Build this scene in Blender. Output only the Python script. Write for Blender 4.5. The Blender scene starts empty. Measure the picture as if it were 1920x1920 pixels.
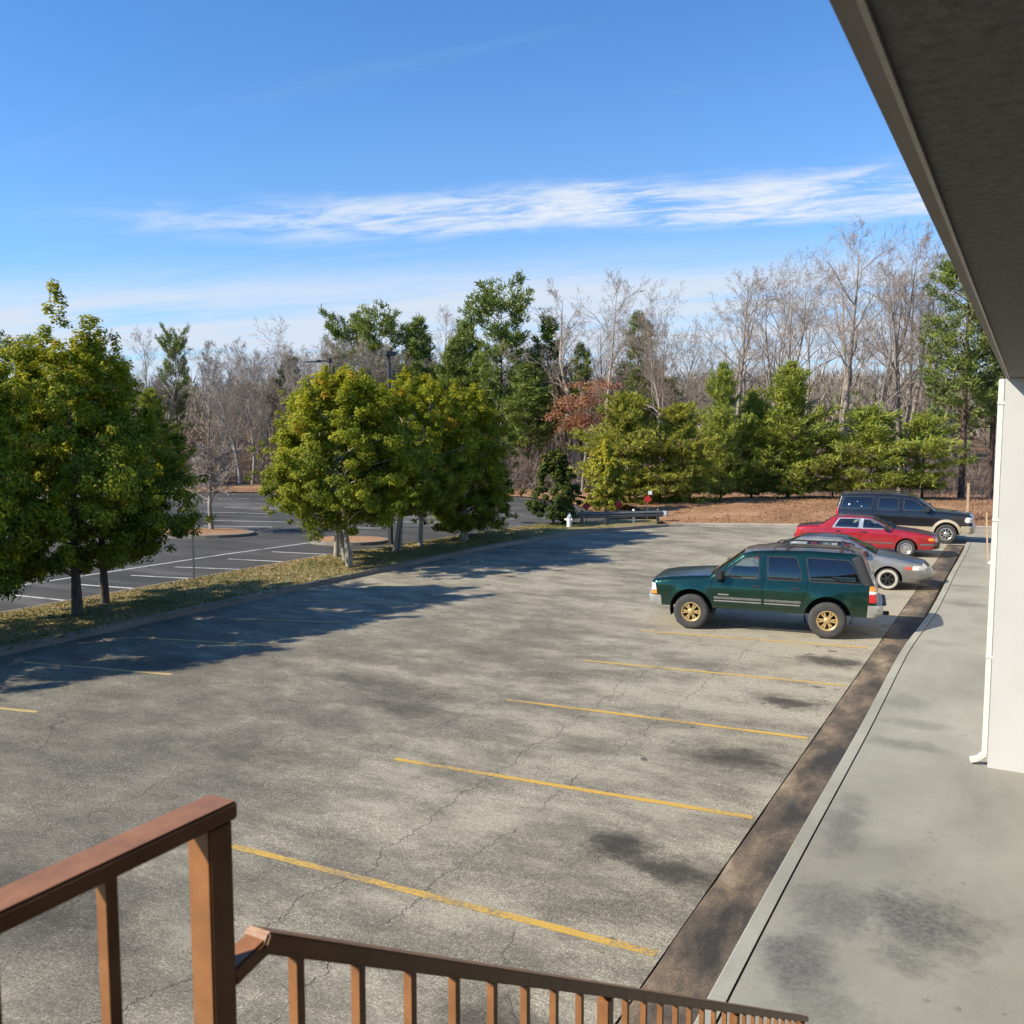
import bpy, bmesh, math, random
import numpy as np
from mathutils import Vector, Matrix
from mathutils.geometry import delaunay_2d_cdt

R = math.radians
scene = bpy.context.scene
COL = scene.collection

# ------------------------------------------------------------------ camera
CAM_H = 4.6
cd = bpy.data.cameras.new('camera')
cam = bpy.data.objects.new('camera', cd)
COL.objects.link(cam)
cam.location = (0, 0, CAM_H)
cam.rotation_euler = (R(90 - 5.159), 0, R(28.875))
cd.sensor_width = 36
cd.lens = 32.81
cd.clip_start = 0.05
cd.clip_end = 3000
cd.dof.use_dof = True
cd.dof.focus_distance = 24
cd.dof.aperture_fstop = 8.5
scene.camera = cam

# ------------------------------------------------------------------ sun, sky, exposure
SUN_EL, SUN_ROT = R(36.5), R(223)
sl = bpy.data.lights.new('sun', 'SUN')
sl.energy = 5.0
sl.angle = R(0.53)
sl.color = (1.0, 0.90, 0.745)
sun = bpy.data.objects.new('sun', sl)
COL.objects.link(sun)
sun_to = Vector((math.sin(SUN_ROT) * math.cos(SUN_EL), math.cos(SUN_ROT) * math.cos(SUN_EL), math.sin(SUN_EL)))
sun.rotation_euler = (-sun_to).to_track_quat('-Z', 'Y').to_euler()
sun.location = sun_to * 60

world = bpy.data.worlds.new('World')
scene.world = world
world.use_nodes = True
vs = scene.view_settings
vs.view_transform = 'Standard'
vs.look = 'None'
vs.exposure = 0.62
vs.gamma = 1.0
vs.use_curve_mapping = False
scene.cycles.use_denoising = True
scene.cycles.max_bounces = 8
scene.cycles.transparent_max_bounces = 12
scene.cycles.sample_clamp_indirect = 6
scene.cycles.use_adaptive_sampling = True
scene.cycles.adaptive_threshold = 0.03


# ------------------------------------------------------------------ node helper
class NT:
    def __init__(self, nt):
        self.nt = nt

    def node(self, t, **kw):
        n = self.nt.nodes.new(t)
        for k, v in kw.items():
            setattr(n, k, v)
        return n

    def put(self, sock, v):
        if hasattr(v, 'is_output'):
            self.nt.links.new(v, sock)
        elif v is not None:
            try:
                sock.default_value = v
            except Exception:
                sock.default_value = (v[0], v[1], v[2], 1.0) if len(v) == 3 else v

    def pos(self):
        return self.node('ShaderNodeNewGeometry').outputs['Position']

    def obj(self):
        return self.node('ShaderNodeTexCoord').outputs['Object']

    def mapv(self, v, scale=(1, 1, 1), loc=(0, 0, 0), rot=(0, 0, 0)):
        n = self.node('ShaderNodeMapping')
        self.put(n.inputs['Vector'], v)
        n.inputs['Location'].default_value = loc
        n.inputs['Rotation'].default_value = rot
        n.inputs['Scale'].default_value = scale
        return n.outputs[0]

    def noise(self, v, scale, detail=4, rough=0.55, dist=0.0):
        n = self.node('ShaderNodeTexNoise')
        self.put(n.inputs['Vector'], v)
        n.inputs['Scale'].default_value = scale
        n.inputs['Detail'].default_value = detail
        n.inputs['Roughness'].default_value = rough
        n.inputs['Distortion'].default_value = dist
        return n.outputs['Fac']

    def noisec(self, v, scale, detail=3):
        n = self.node('ShaderNodeTexNoise')
        self.put(n.inputs['Vector'], v)
        n.inputs['Scale'].default_value = scale
        n.inputs['Detail'].default_value = detail
        return n.outputs['Color']

    def m(self, op, a, b=None, c=None, clamp=False):
        n = self.node('ShaderNodeMath', operation=op, use_clamp=clamp)
        for i, v in enumerate((a, b, c)):
            if v is not None:
                self.put(n.inputs[i], v)
        return n.outputs[0]

    def vm(self, op, a, b=None):
        n = self.node('ShaderNodeVectorMath', operation=op)
        self.put(n.inputs[0], a)
        if b is not None:
            self.put(n.inputs[1], b)
        return n.outputs['Value'] if op in ('LENGTH', 'DOT_PRODUCT', 'DISTANCE') else n.outputs['Vector']

    def xyz(self, v):
        n = self.node('ShaderNodeSeparateXYZ')
        self.put(n.inputs[0], v)
        return n.outputs[0], n.outputs[1], n.outputs[2]

    def comb(self, x, y, z):
        n = self.node('ShaderNodeCombineXYZ')
        for i, v in enumerate((x, y, z)):
            self.put(n.inputs[i], v)
        return n.outputs[0]

    def ramp(self, fac, stops, interp='LINEAR'):
        n = self.node('ShaderNodeValToRGB')
        self.put(n.inputs[0], fac)
        cr = n.color_ramp
        cr.interpolation = interp
        while len(cr.elements) < len(stops):
            cr.elements.new(0.5)
        for e, (p, c) in zip(cr.elements, stops):
            e.position = p
            if isinstance(c, (int, float)):
                c = (c, c, c)
            e.color = (c[0], c[1], c[2], 1)
        return n.outputs[0]

    def step(self, v, a, b):
        n = self.node('ShaderNodeMapRange')
        n.interpolation_type = 'SMOOTHSTEP'
        self.put(n.inputs['Value'], v)
        n.inputs['From Min'].default_value = a
        n.inputs['From Max'].default_value = b
        return n.outputs[0]

    def mix(self, fac, a, b, blend='MIX'):
        n = self.node('ShaderNodeMix', data_type='RGBA', blend_type=blend)
        self.put(n.inputs[0], fac)
        self.put(n.inputs[6], a)
        self.put(n.inputs[7], b)
        return n.outputs[2]

    def bump(self, h, strength=0.3, dist=0.02):
        n = self.node('ShaderNodeBump')
        n.inputs['Strength'].default_value = strength
        n.inputs['Distance'].default_value = dist
        self.put(n.inputs['Height'], h)
        return n.outputs[0]


def material(name):
    m = bpy.data.materials.new(name)
    m.use_nodes = True
    t = NT(m.node_tree)
    p = m.node_tree.nodes['Principled BSDF']
    return m, t, p


def simple(name, col, rough=0.5, metal=0.0, var=0.15, scale=8, coat=0.0, spec=None, bump=0.0, bscale=60):
    m, t, p = material(name)
    v = t.obj()
    n = t.noise(v, scale, 5)
    lo = tuple(c * (1 - var) for c in col)
    hi = tuple(min(1, c * (1 + var)) for c in col)
    t.put(p.inputs['Base Color'], t.ramp(n, [(0.3, lo), (0.7, hi)]))
    p.inputs['Roughness'].default_value = rough
    p.inputs['Metallic'].default_value = metal
    p.inputs['Coat Weight'].default_value = coat
    p.inputs['Coat Roughness'].default_value = 0.08
    if spec is not None:
        p.inputs['Specular IOR Level'].default_value = spec
    if bump:
        t.put(p.inputs['Normal'], t.bump(t.noise(v, bscale, 4), bump, 0.01))
    return m


# sky: Nishita with a thin cirrus layer on a plane overhead
t = NT(world.node_tree)
bg = world.node_tree.nodes['Background']
sky = t.node('ShaderNodeTexSky')
sky.sky_type = 'NISHITA'
sky.sun_disc = False
sky.sun_elevation = SUN_EL
sky.sun_rotation = SUN_ROT
sky.altitude = 300
sky.air_density = 1.0
sky.dust_density = 0.35
sky.ozone_density = 3.0
dirv = t.node('ShaderNodeTexCoord').outputs['Generated']
dx, dy, dz = t.xyz(dirv)
dzc = t.m('MAXIMUM', dz, 0.012)
px = t.m('DIVIDE', dx, dzc)
py = t.m('DIVIDE', dy, dzc)
pc = t.comb(px, py, 0.0)
q = t.m('SUBTRACT', py, t.m('MULTIPLY', px, 0.298))      # across the cloud streets
wob = t.m('MULTIPLY', t.m('SUBTRACT', t.noise(t.mapv(pc, (0.5, 0.5, 1)), 1.0, 4, 0.6), 0.5), 1.3)
qw = t.m('ADD', q, wob)
fine = t.noise(t.mapv(pc, (0.8, 1.5, 1), rot=(0, 0, R(-17))), 2.4, 10, 0.66, 0.5)
fine2 = t.noise(t.mapv(pc, (0.22, 0.9, 1), rot=(0, 0, R(-14))), 1.0, 6, 0.6, 0.3)
band = t.m('MULTIPLY', t.step(qw, 3.85, 4.55), t.m('SUBTRACT', 1.0, t.step(qw, 4.55, 5.25)))
band = t.m('MULTIPLY', band, t.step(fine, 0.33, 0.68))
band = t.m('MULTIPLY', band, t.step(fine2, 0.24, 0.54))
band = t.m('MULTIPLY', band, t.step(px, -4.6, -1.6))            # the streak thins out and ends
bank = t.m('MULTIPLY', t.step(t.m('ADD', q, t.m('MULTIPLY', wob, 0.8)), 5.0, 7.4), t.step(fine2, 0.16, 0.58))
bank = t.m('MULTIPLY', bank, t.m('ADD', 0.62, t.m('MULTIPLY', fine, 0.45)))
wisp = t.m('MULTIPLY', t.step(t.noise(t.mapv(pc, (0.35, 1.4, 1), rot=(0, 0, R(-20))), 0.9, 7, 0.62, 0.4), 0.52, 0.8), 0.14)
cl = t.m('ADD', t.m('ADD', t.m('MULTIPLY', band, 1.5), t.m('MULTIPLY', bank, 0.98)), t.m('ADD', wisp, t.m('MULTIPLY', t.step(q, 1.6, 5.5), 0.15)), clamp=True)
cl = t.m('MULTIPLY', cl, t.step(dz, -0.02, 0.02))
blue = t.mix(1.0, sky.outputs[0], (0.68, 1.18, 1.62, 1), 'MULTIPLY')   # clear winter air, deep blue
skyc = t.mix(cl, blue, (5.5, 6.2, 7.2, 1))
skyc = t.mix(t.m('MULTIPLY', band, 0.85, clamp=True), skyc, (7.0, 7.4, 8.0, 1))
t.put(bg.inputs['Color'], skyc)
bg.inputs['Strength'].default_value = 0.083
world.cycles.sampling_method = 'MANUAL'
world.cycles.sample_map_resolution = 512


# ------------------------------------------------------------------ mesh helpers
def tag(o, label=None, cat=None, group=None, kind=None):
    if label: o['label'] = label
    if cat: o['category'] = cat
    if group: o['group'] = group
    if kind: o['kind'] = kind
    return o


def link(name, me, parent=None):
    o = bpy.data.objects.new(name, me)
    COL.objects.link(o)
    if parent is not None:
        o.parent = parent
    return o


def empty(name, loc, rz=0.0):
    o = bpy.data.objects.new(name, None)
    o.empty_display_size = 0.3
    COL.objects.link(o)
    o.location = loc
    o.rotation_euler = (0, 0, rz)
    return o


def np_mesh(name, V, F, mat=None, attr=None, smooth=False):
    """V (n,3) float, F (m,k) int of one polygon size."""
    V = np.ascontiguousarray(V, dtype=np.float32)
    F = np.ascontiguousarray(F, dtype=np.int32)
    me = bpy.data.meshes.new(name)
    me.vertices.add(len(V))
    me.vertices.foreach_set('co', V.ravel())
    m_, k = F.shape
    me.loops.add(m_ * k)
    me.loops.foreach_set('vertex_index', F.ravel())
    me.polygons.add(m_)
    me.polygons.foreach_set('loop_start', np.arange(0, m_ * k, k, dtype=np.int32))
    me.polygons.foreach_set('loop_total', np.full(m_, k, dtype=np.int32))
    me.polygons.foreach_set('use_smooth', np.full(m_, bool(smooth)))
    me.update(calc_edges=True)
    if attr is not None:
        a = me.attributes.new('tint', 'FLOAT', 'POINT')
        a.data.foreach_set('value', np.ascontiguousarray(attr, dtype=np.float32))
    if mat is not None:
        me.materials.append(mat)
    return me


class MB:
    """collects boxes, tubes and lathes into one mesh"""
    def __init__(self):
        self.v, self.f, self.mi = [], [], []

    def add(self, vs, fs, mi=0):
        o = len(self.v)
        self.v += [tuple(p) for p in vs]
        for q_ in fs:
            self.f.append(tuple(i + o for i in q_))
            self.mi.append(mi)

    def box(self, a, b, mi=0, M=None):
        (x0, y0, z0), (x1, y1, z1) = a, b
        vs_ = [Vector(p) for p in ((x0, y0, z0), (x1, y0, z0), (x1, y1, z0), (x0, y1, z0), (x0, y0, z1), (x1, y0, z1), (x1, y1, z1), (x0, y1, z1))]
        if M is not None:
            vs_ = [M @ p for p in vs_]
        self.add(vs_, [(0, 3, 2, 1), (4, 5, 6, 7), (0, 1, 5, 4), (1, 2, 6, 5), (2, 3, 7, 6), (3, 0, 4, 7)], mi)

    def bar(self, p0, p1, w, h, mi=0):
        """square bar from p0 to p1, w sideways, h up"""
        p0, p1 = Vector(p0), Vector(p1)
        d = (p1 - p0).normalized()
        up = Vector((0, 0, 1)) if abs(d.z) < 0.95 else Vector((0, 1, 0))
        s = d.cross(up).normalized()
        u = s.cross(d).normalized()
        vs_ = []
        for p in (p0, p1):
            for a, b in ((-1, -1), (1, -1), (1, 1), (-1, 1)):
                vs_.append(p + s * a * w / 2 + u * b * h / 2)
        self.add(vs_, [(0, 1, 2, 3), (7, 6, 5, 4), (0, 4, 5, 1), (1, 5, 6, 2), (2, 6, 7, 3), (3, 7, 4, 0)], mi)

    def tube(self, pts, rads, n=8, mi=0, cap=True):
        pts = [Vector(p) for p in pts]
        if not hasattr(rads, '__len__'):
            rads = [rads] * len(pts)
        rings = []
        vs_ = []
        ref = None
        for i, p in enumerate(pts):
            d = (pts[min(i + 1, len(pts) - 1)] - pts[max(i - 1, 0)]).normalized()
            if ref is None:
                ref = d.orthogonal().normalized()
            s = (ref - d * ref.dot(d)).normalized()
            ref = s
            u = d.cross(s)
            for k in range(n):
                a = 2 * math.pi * k / n
                vs_.append(p + (s * math.cos(a) + u * math.sin(a)) * rads[i])
        fs = []
        for i in range(len(pts) - 1):
            for k in range(n):
                fs.append((i * n + k, i * n + (k + 1) % n, (i + 1) * n + (k + 1) % n, (i + 1) * n + k))
        if cap:
            fs.append(tuple(range(n - 1, -1, -1)))
            fs.append(tuple((len(pts) - 1) * n + k for k in range(n)))
        self.add(vs_, fs, mi)

    def lathe(self, prof, n=24, mi=0, axis='y', closed=False):
        vs_, fs = [], []
        m_ = len(prof)
        for k in range(n):
            a = 2 * math.pi * k / n
            c, s = math.cos(a), math.sin(a)
            for (r, w) in prof:
                if axis == 'y':
                    vs_.append((r * c, w, r * s))
                else:
                    vs_.append((r * c, r * s, w))
        for k in range(n):
            k2 = (k + 1) % n
            rng = range(m_) if closed else range(m_ - 1)
            for i in rng:
                j = (i + 1) % m_
                fs.append((k * m_ + i, k * m_ + j, k2 * m_ + j, k2 * m_ + i))
        self.add(vs_, fs, mi)

    def mesh(self, name, mats, smooth=False, bevel=0.0):
        me = bpy.data.meshes.new(name)
        me.from_pydata(self.v, [], self.f)
        if not isinstance(mats, (list, tuple)):
            mats = [mats]
        for m_ in mats:
            me.materials.append(m_)
        me.polygons.foreach_set('material_index', np.array(self.mi, dtype=np.int32))
        bm = bmesh.new()
        bm.from_mesh(me)
        bmesh.ops.recalc_face_normals(bm, faces=bm.faces)
        if bevel:
            bmesh.ops.bevel(bm, geom=[e for e in bm.edges], offset=bevel, segments=2, affect='EDGES', clamp_overlap=True)
        bm.to_mesh(me)
        bm.free()
        me.polygons.foreach_set('use_smooth', np.full(len(me.polygons), bool(smooth)))
        if smooth:
            try:
                me.set_sharp_from_angle(angle=R(38))
            except Exception:
                pass
        me.update()
        return me

    def obj(self, name, mats, parent=None, smooth=False, bevel=0.0):
        return link(name, self.mesh(name, mats, smooth, bevel), parent)


def copy_tree(o, parent=None):
    c = o.copy()
    COL.objects.link(c)
    c.parent = parent
    for ch in list(o.children):
        copy_tree(ch, c)
    return c


def sheet(name, poly, z, mat, step=None):
    """flat polygon, triangulated"""
    vs_ = [Vector((p[0], p[1])) for p in poly]
    n = len(vs_)
    res = delaunay_2d_cdt(vs_, [], [list(range(n))], 1, 1e-5)
    me = bpy.data.meshes.new(name)
    me.from_pydata([(v.x, v.y, z) for v in res[0]], [], res[2])
    me.materials.append(mat)
    me.update()
    if me.polygons and me.polygons[0].normal.z < 0:
        me.flip_normals()
    return link(name, me)


def resample(poly, d):
    out = []
    for a, b in zip(poly[:-1], poly[1:]):
        L = math.hypot(b[0] - a[0], b[1] - a[1])
        k = max(1, int(L / d))
        for i in range(k):
            out.append((a[0] + (b[0] - a[0]) * i / k, a[1] + (b[1] - a[1]) * i / k))
    out.append(poly[-1])
    return out


def smooth_path(poly, it=2):
    for _ in range(it):
        q_ = [poly[0]]
        for a, b in zip(poly[:-1], poly[1:]):
            q_.append((a[0] * .75 + b[0] * .25, a[1] * .75 + b[1] * .25))
            q_.append((a[0] * .25 + b[0] * .75, a[1] * .25 + b[1] * .75))
        q_.append(poly[-1])
        poly = q_
    return poly


def offset_path(path, d):
    out = []
    for i, p in enumerate(path):
        a = path[max(i - 1, 0)]
        b = path[min(i + 1, len(path) - 1)]
        L = math.hypot(b[0] - a[0], b[1] - a[1]) or 1
        out.append((p[0] - (b[1] - a[1]) / L * d, p[1] + (b[0] - a[0]) / L * d))
    return out
#--GROUND--
# ================================================================== SETTING
def blotches(t, x, y, spots, warp):
    """dark stains: warped ellipses at fixed places (x, y, rx, ry, strength)"""
    acc = None
    for (sx, sy, rx, ry, st) in spots:
        ex = t.m('DIVIDE', t.m('SUBTRACT', x, sx), rx)
        ey = t.m('DIVIDE', t.m('SUBTRACT', y, sy), ry)
        d = t.m('SQRT', t.m('ADD', t.m('MULTIPLY', ex, ex), t.m('MULTIPLY', ey, ey)))
        d = t.m('ADD', d, warp)
        k = t.m('MULTIPLY', t.m('SUBTRACT', 1.0, t.step(d, 0.15, 1.1)), st)
        acc = k if acc is None else t.m('MAXIMUM', acc, k)
    return acc


def mat_asphalt():
    m, t, p = material('worn_asphalt')
    P = t.pos()
    x, y, z = t.xyz(P)
    big = t.noise(t.mapv(P, (0.16, 0.26, 1)), 1.0, 7, 0.66, 0.15)
    mid = t.noise(t.mapv(P, (0.7, 1.2, 1), rot=(0, 0, R(8))), 1.0, 11, 0.78, 0.1)
    worn = t.m('ADD', t.m('MULTIPLY', big, 0.42), t.m('MULTIPLY', mid, 0.70))
    # stall ends nearer the building are bleached, the driving lane is darker
    lane = t.step(x, -10.5, -4.2)
    worn = t.m('ADD', worn, t.m('MULTIPLY', lane, 0.085))
    worn = t.m('ADD', worn, t.m('MULTIPLY', t.step(y, 11.5, 22.0), 0.085))
    col = t.ramp(worn, [(0.40, (0.075, 0.070, 0.056)), (0.50, (0.122, 0.111, 0.086)), (0.60, (0.188, 0.170, 0.128)), (0.71, (0.33, 0.298, 0.222))])
    # wandering grey-brown film
    br = t.step(t.noise(t.mapv(P, (0.18, 0.5, 1)), 1.0, 5, 0.6, 0.3), 0.50, 0.72)
    col = t.mix(t.m('MULTIPLY', br, 0.30), col, (0.105, 0.09, 0.066, 1))
    # aggregate
    g1 = t.noise(P, 48, 3, 0.7)
    g2 = t.noise(P, 120, 2, 0.6)
    g3 = t.noise(P, 17, 3, 0.7)
    grain = t.m('ADD', t.m('ADD', t.m('MULTIPLY', g1, 0.5), t.m('MULTIPLY', g2, 0.3)), t.m('MULTIPLY', g3, 0.2))
    gr = t.ramp(grain, [(0.36, 0.14), (0.5, 0.92), (0.62, 2.1)])
    gm_ = t.ramp(t.noise(t.mapv(P, (0.8, 0.8, 1)), 1.0, 4, 0.6), [(0.35, 0.55), (0.65, 1.0)])
    col = t.mix(gm_, col, t.mix(1.0, col, gr, 'MULTIPLY'))
    peb = t.step(t.noise(P, 34, 1, 0.4), 0.66, 0.71)
    col = t.mix(t.m('MULTIPLY', peb, 0.55), col, (0.42, 0.39, 0.32, 1))
    pits = t.step(t.noise(P, 26, 2, 0.5), 0.66, 0.72)
    col = t.mix(t.m('MULTIPLY', pits, 0.5), col, (0.03, 0.03, 0.03, 1))
    pale = t.m('MULTIPLY', t.step(t.noise(t.mapv(P, (0.5, 1.5, 1), loc=(3, 7, 0)), 1.0, 8, 0.7, 0.3), 0.56, 0.72), t.step(x, -12.5, -5.0))
    col = t.mix(t.m('MULTIPLY', pale, 0.42), col, (0.40, 0.365, 0.285, 1))
    # oil under the parked cars
    warp = t.m('MULTIPLY', t.m('SUBTRACT', t.noise(P, 2.6, 9, 0.74), 0.5), 2.2)
    spots = [(-3.75, 9.3, 0.55, 0.5, 0.85), (-3.05, 9.0, 0.75, 0.42, 0.8), (-3.3, 12.6, 0.85, 0.55, 0.8), (-3.3, 15.7, 0.8, 0.5, 0.85), (-3.2, 18.9, 1.0, 0.55, 0.85),
             (-3.4, 5.9, 0.8, 0.5, 0.6), (-5.3, 12.1, 0.9, 0.4, 0.3), (-8.6, 12.3, 1.3, 0.5, 0.5), (-9.6, 13.2, 2.2, 0.6, 0.45), (-9.5, 9.5, 1.4, 0.6, 0.45), (-8.4, 5.4, 2.0, 1.0, 0.45), (-5.6, 17.3, 1.2, 0.4, 0.35), (-14.6, 12.5, 1.6, 0.8, 0.3)]
    st = blotches(t, x, y, spots, warp)
    col = t.mix(st, col, (0.024, 0.021, 0.018, 1))
    drops = t.m('MULTIPLY', t.step(t.noise(P, 3.4, 1, 0.3), 0.70, 0.74), t.m('MULTIPLY', t.step(x, -5.6, -4.4), t.step(t.noise(P, 0.5, 2, 0.5), 0.45, 0.6)))
    col = t.mix(t.m('MULTIPLY', drops, 0.7), col, (0.03, 0.026, 0.024, 1))
    # long cracks running with the bays and a loose net of fine ones
    cr = None
    for (x0, amp, seed, lo) in ((-6.05, 0.75, 1.3, 0.20), (-4.95, 0.55, 7.7, 0.34), (-9.6, 0.9, 3.1, 0.34), (-12.6, 0.9, 5.2, 0.36), (-7.9, 0.7, 9.4, 0.40)):
        w = t.noise(t.comb(seed, t.m('MULTIPLY', y, 0.42), 0.0), 1.0, 7, 0.66)
        w2 = t.noise(t.comb(seed + 4, t.m('MULTIPLY', y, 7.0), 0.0), 1.0, 3, 0.6)
        off = t.m('ADD', t.m('MULTIPLY', t.m('SUBTRACT', w, 0.5), amp * 2), t.m('MULTIPLY', t.m('SUBTRACT', w2, 0.5), 0.10))
        d = t.m('ABSOLUTE', t.m('SUBTRACT', t.m('SUBTRACT', x, x0), off))
        k = t.m('SUBTRACT', 1.0, t.step(d, 0.002, 0.011))
        k = t.m('MULTIPLY', k, t.step(t.noise(t.comb(seed, y, 0.0), 0.9, 4, 0.6), lo + 0.06, lo + 0.16))
        cr = k if cr is None else t.m('MAXIMUM', cr, k)
    vo = t.node('ShaderNodeTexVoronoi', feature='DISTANCE_TO_EDGE')
    dsp = t.node('ShaderNodeVectorMath', operation='SCALE')
    t.put(dsp.inputs[0], t.vm('SUBTRACT', t.noisec(P, 1.3, 5), (0.5, 0.5, 0.5)))
    dsp.inputs['Scale'].default_value = 0.7
    t.put(vo.inputs['Vector'], t.vm('ADD', P, dsp.outputs[0]))
    vo.inputs['Scale'].default_value = 0.42
    net = t.m('MULTIPLY', t.m('SUBTRACT', 1.0, t.step(vo.outputs['Distance'], 0.001, 0.005)), t.step(t.noise(P, 0.5, 4, 0.6), 0.50, 0.62))
    cr = t.m('MAXIMUM', cr, t.m('MULTIPLY', net, 0.75))
    col = t.mix(t.m('MULTIPLY', cr, 0.74), col, (0.028, 0.026, 0.023, 1))
    t.put(p.inputs['Base Color'], col)
    p.inputs['Roughness'].default_value = 0.88
    p.inputs['Specular IOR Level'].default_value = 0.3
    h = t.m('SUBTRACT', grain, t.m('MULTIPLY', cr, 0.6))
    t.put(p.inputs['Normal'], t.bump(h, 0.55, 0.012))
    return m


def mat_dark_asphalt():
    m, t, p = material('dark_asphalt')
    P = t.pos()
    n = t.noise(t.mapv(P, (0.10, 0.16, 1)), 1.0, 6, 0.6, 0.4)
    col = t.ramp(n, [(0.35, (0.042, 0.041, 0.039)), (0.52, (0.074, 0.071, 0.066)), (0.68, (0.15, 0.142, 0.128))])
    g = t.noise(P, 30, 3, 0.7)
    col = t.mix(0.6, col, t.ramp(g, [(0.3, 0.5), (0.7, 1.5)]), 'MULTIPLY')
    sm = t.step(t.noise(t.mapv(P, (0.12, 0.9, 1), rot=(0, 0, R(12))), 1.0, 6, 0.65, 0.2), 0.52, 0.72)
    col = t.mix(t.m('MULTIPLY', sm, 0.55), col, (0.16, 0.15, 0.135, 1))
    t.put(p.inputs['Base Color'], col)
    p.inputs['Roughness'].default_value = 0.92
    p.inputs['Specular IOR Level'].default_value = 0.18
    t.put(p.inputs['Normal'], t.bump(g, 0.3, 0.01))
    return m


def mat_gutter():
    m, t, p = material('stained_concrete')
    P = t.pos()
    gx_, gy_, gz_ = t.xyz(P)
    a = t.noise(t.mapv(P, (1.6, 0.7, 1)), 1.0, 8, 0.68, 0.2)
    a = t.m('SUBTRACT', a, t.m('MULTIPLY', t.step(gx_, -2.62, -2.05), 0.10))
    a = t.m('ADD', a, 0.045)
    col = t.ramp(a, [(0.37, (0.032, 0.028, 0.023)), (0.48, (0.088, 0.068, 0.047)), (0.58, (0.175, 0.128, 0.080)), (0.72, (0.34, 0.275, 0.185))])
    g = t.noise(P, 60, 4, 0.7)
    col = t.mix(0.8, col, t.ramp(g, [(0.33, 0.4), (0.66, 1.55)]), 'MULTIPLY')
    t.put(p.inputs['Base Color'], col)
    p.inputs['Roughness'].default_value = 0.9
    t.put(p.inputs['Normal'], t.bump(g, 0.4, 0.01))
    return m


def mat_walk(name, stains, base=(0.275, 0.264, 0.212)):
    m, t, p = material(name)
    P = t.pos()
    x, y, z = t.xyz(P)
    a = t.noise(t.mapv(P, (0.7, 0.45, 1)), 1.0, 6, 0.6, 0.3)
    lo = tuple(c * 0.76 for c in base)
    hi = tuple(c * 1.2 for c in base)
    col = t.ramp(a, [(0.32, lo), (0.52, base), (0.74, hi)])
    tn = t.step(t.noise(t.mapv(P, (0.9, 0.6, 1), loc=(4, 9, 0)), 1.0, 4, 0.55), 0.5, 0.72)
    col = t.mix(t.m('MULTIPLY', tn, 0.4), col, (0.255, 0.235, 0.185, 1))
    if stains:
        warp = t.m('MULTIPLY', t.m('SUBTRACT', t.noise(P, 1.6, 10, 0.76), 0.5), 2.8)
        sp = [(-0.75, 8.75, 0.75, 0.9, 0.95), (-1.5, 7.7, 0.45, 0.65, 0.9), (-1.3, 8.7, 0.6, 0.7, 0.75), (-1.25, 7.1, 0.5, 0.6, 0.6), (-1.62, 10.7, 0.32, 1.1, 0.7), (-1.3, 13.9, 0.8, 0.35, 0.6), (-1.2, 15.0, 0.7, 0.3, 0.5), (-1.55, 16.2, 0.35, 0.8, 0.45),
              (-1.4, 21.0, 0.5, 0.3, 0.35), (-1.2, 26.0, 0.9, 0.35, 0.5), (-1.2, 29.0, 0.9, 0.35, 0.5), (-1.4, 33.0, 0.6, 0.4, 0.4)]
        st = blotches(t, x, y, sp, warp)
        st = t.m('MULTIPLY', st, t.ramp(t.noise(P, 22, 4, 0.75), [(0.3, 0.45), (0.65, 1.0)]))
        col = t.mix(st, col, (0.068, 0.067, 0.064, 1))
        nib = t.step(t.noise(P, 9, 1, 0.3), 0.755, 0.79)
        col = t.mix(t.m('MULTIPLY', nib, 0.5), col, (0.12, 0.11, 0.09, 1))
        scr = t.step(t.noise(t.mapv(P, (0.6, 7.0, 1), rot=(0, 0, R(-12))), 1.0, 5, 0.6), 0.60, 0.74)
        col = t.mix(t.m('MULTIPLY', scr, 0.28), col, (0.19, 0.175, 0.15, 1))
    g = t.noise(P, 70, 4, 0.7)
    col = t.mix(0.6, col, t.ramp(g, [(0.3, 0.72), (0.7, 1.24)]), 'MULTIPLY')
    t.put(p.inputs['Base Color'], col)
    p.inputs['Roughness'].default_value = 0.72
    t.put(p.inputs['Normal'], t.bump(t.m('ADD', g, t.m('MULTIPLY', a, 0.5)), 0.22, 0.01))
    return m


def mat_ground(name, stops, scale, rough=0.95, bump=0.6):
    m, t, p = material(name)
    P = t.pos()
    a = t.noise(t.mapv(P, (0.35, 0.35, 0.35)), 1.0, 5, 0.6, 0.3)
    b = t.noise(P, scale, 5, 0.72)
    f = t.m('ADD', t.m('MULTIPLY', a, 0.55), t.m('MULTIPLY', b, 0.45))
    col = t.ramp(f, stops)
    t.put(p.inputs['Base Color'], col)
    p.inputs['Roughness'].default_value = rough
    p.inputs['Specular IOR Level'].default_value = 0.15
    t.put(p.inputs['Normal'], t.bump(b, bump, 0.05))
    return m


def mat_paint(name, col, under, wear=0.5):
    m, t, p = material(name)
    P = t.pos()
    n = t.noise(P, 22, 5, 0.75)
    w = t.noise(t.mapv(P, (0.9, 0.9, 1)), 1.0, 4, 0.6)
    f = t.step(t.m('ADD', t.m('MULTIPLY', n, 0.6), t.m('MULTIPLY', w, 0.6)), wear - 0.05, wear + 0.13)
    c = t.mix(f, col + (1,), under + (1,))
    g = t.noise(P, 70, 3, 0.7)
    c = t.mix(0.5, c, t.ramp(g, [(0.3, 0.6), (0.7, 1.3)]), 'MULTIPLY')
    t.put(p.inputs['Base Color'], c)
    p.inputs['Roughness'].default_value = 0.8
    t.put(p.inputs['Normal'], t.bump(g, 0.3, 0.006))
    return m


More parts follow.
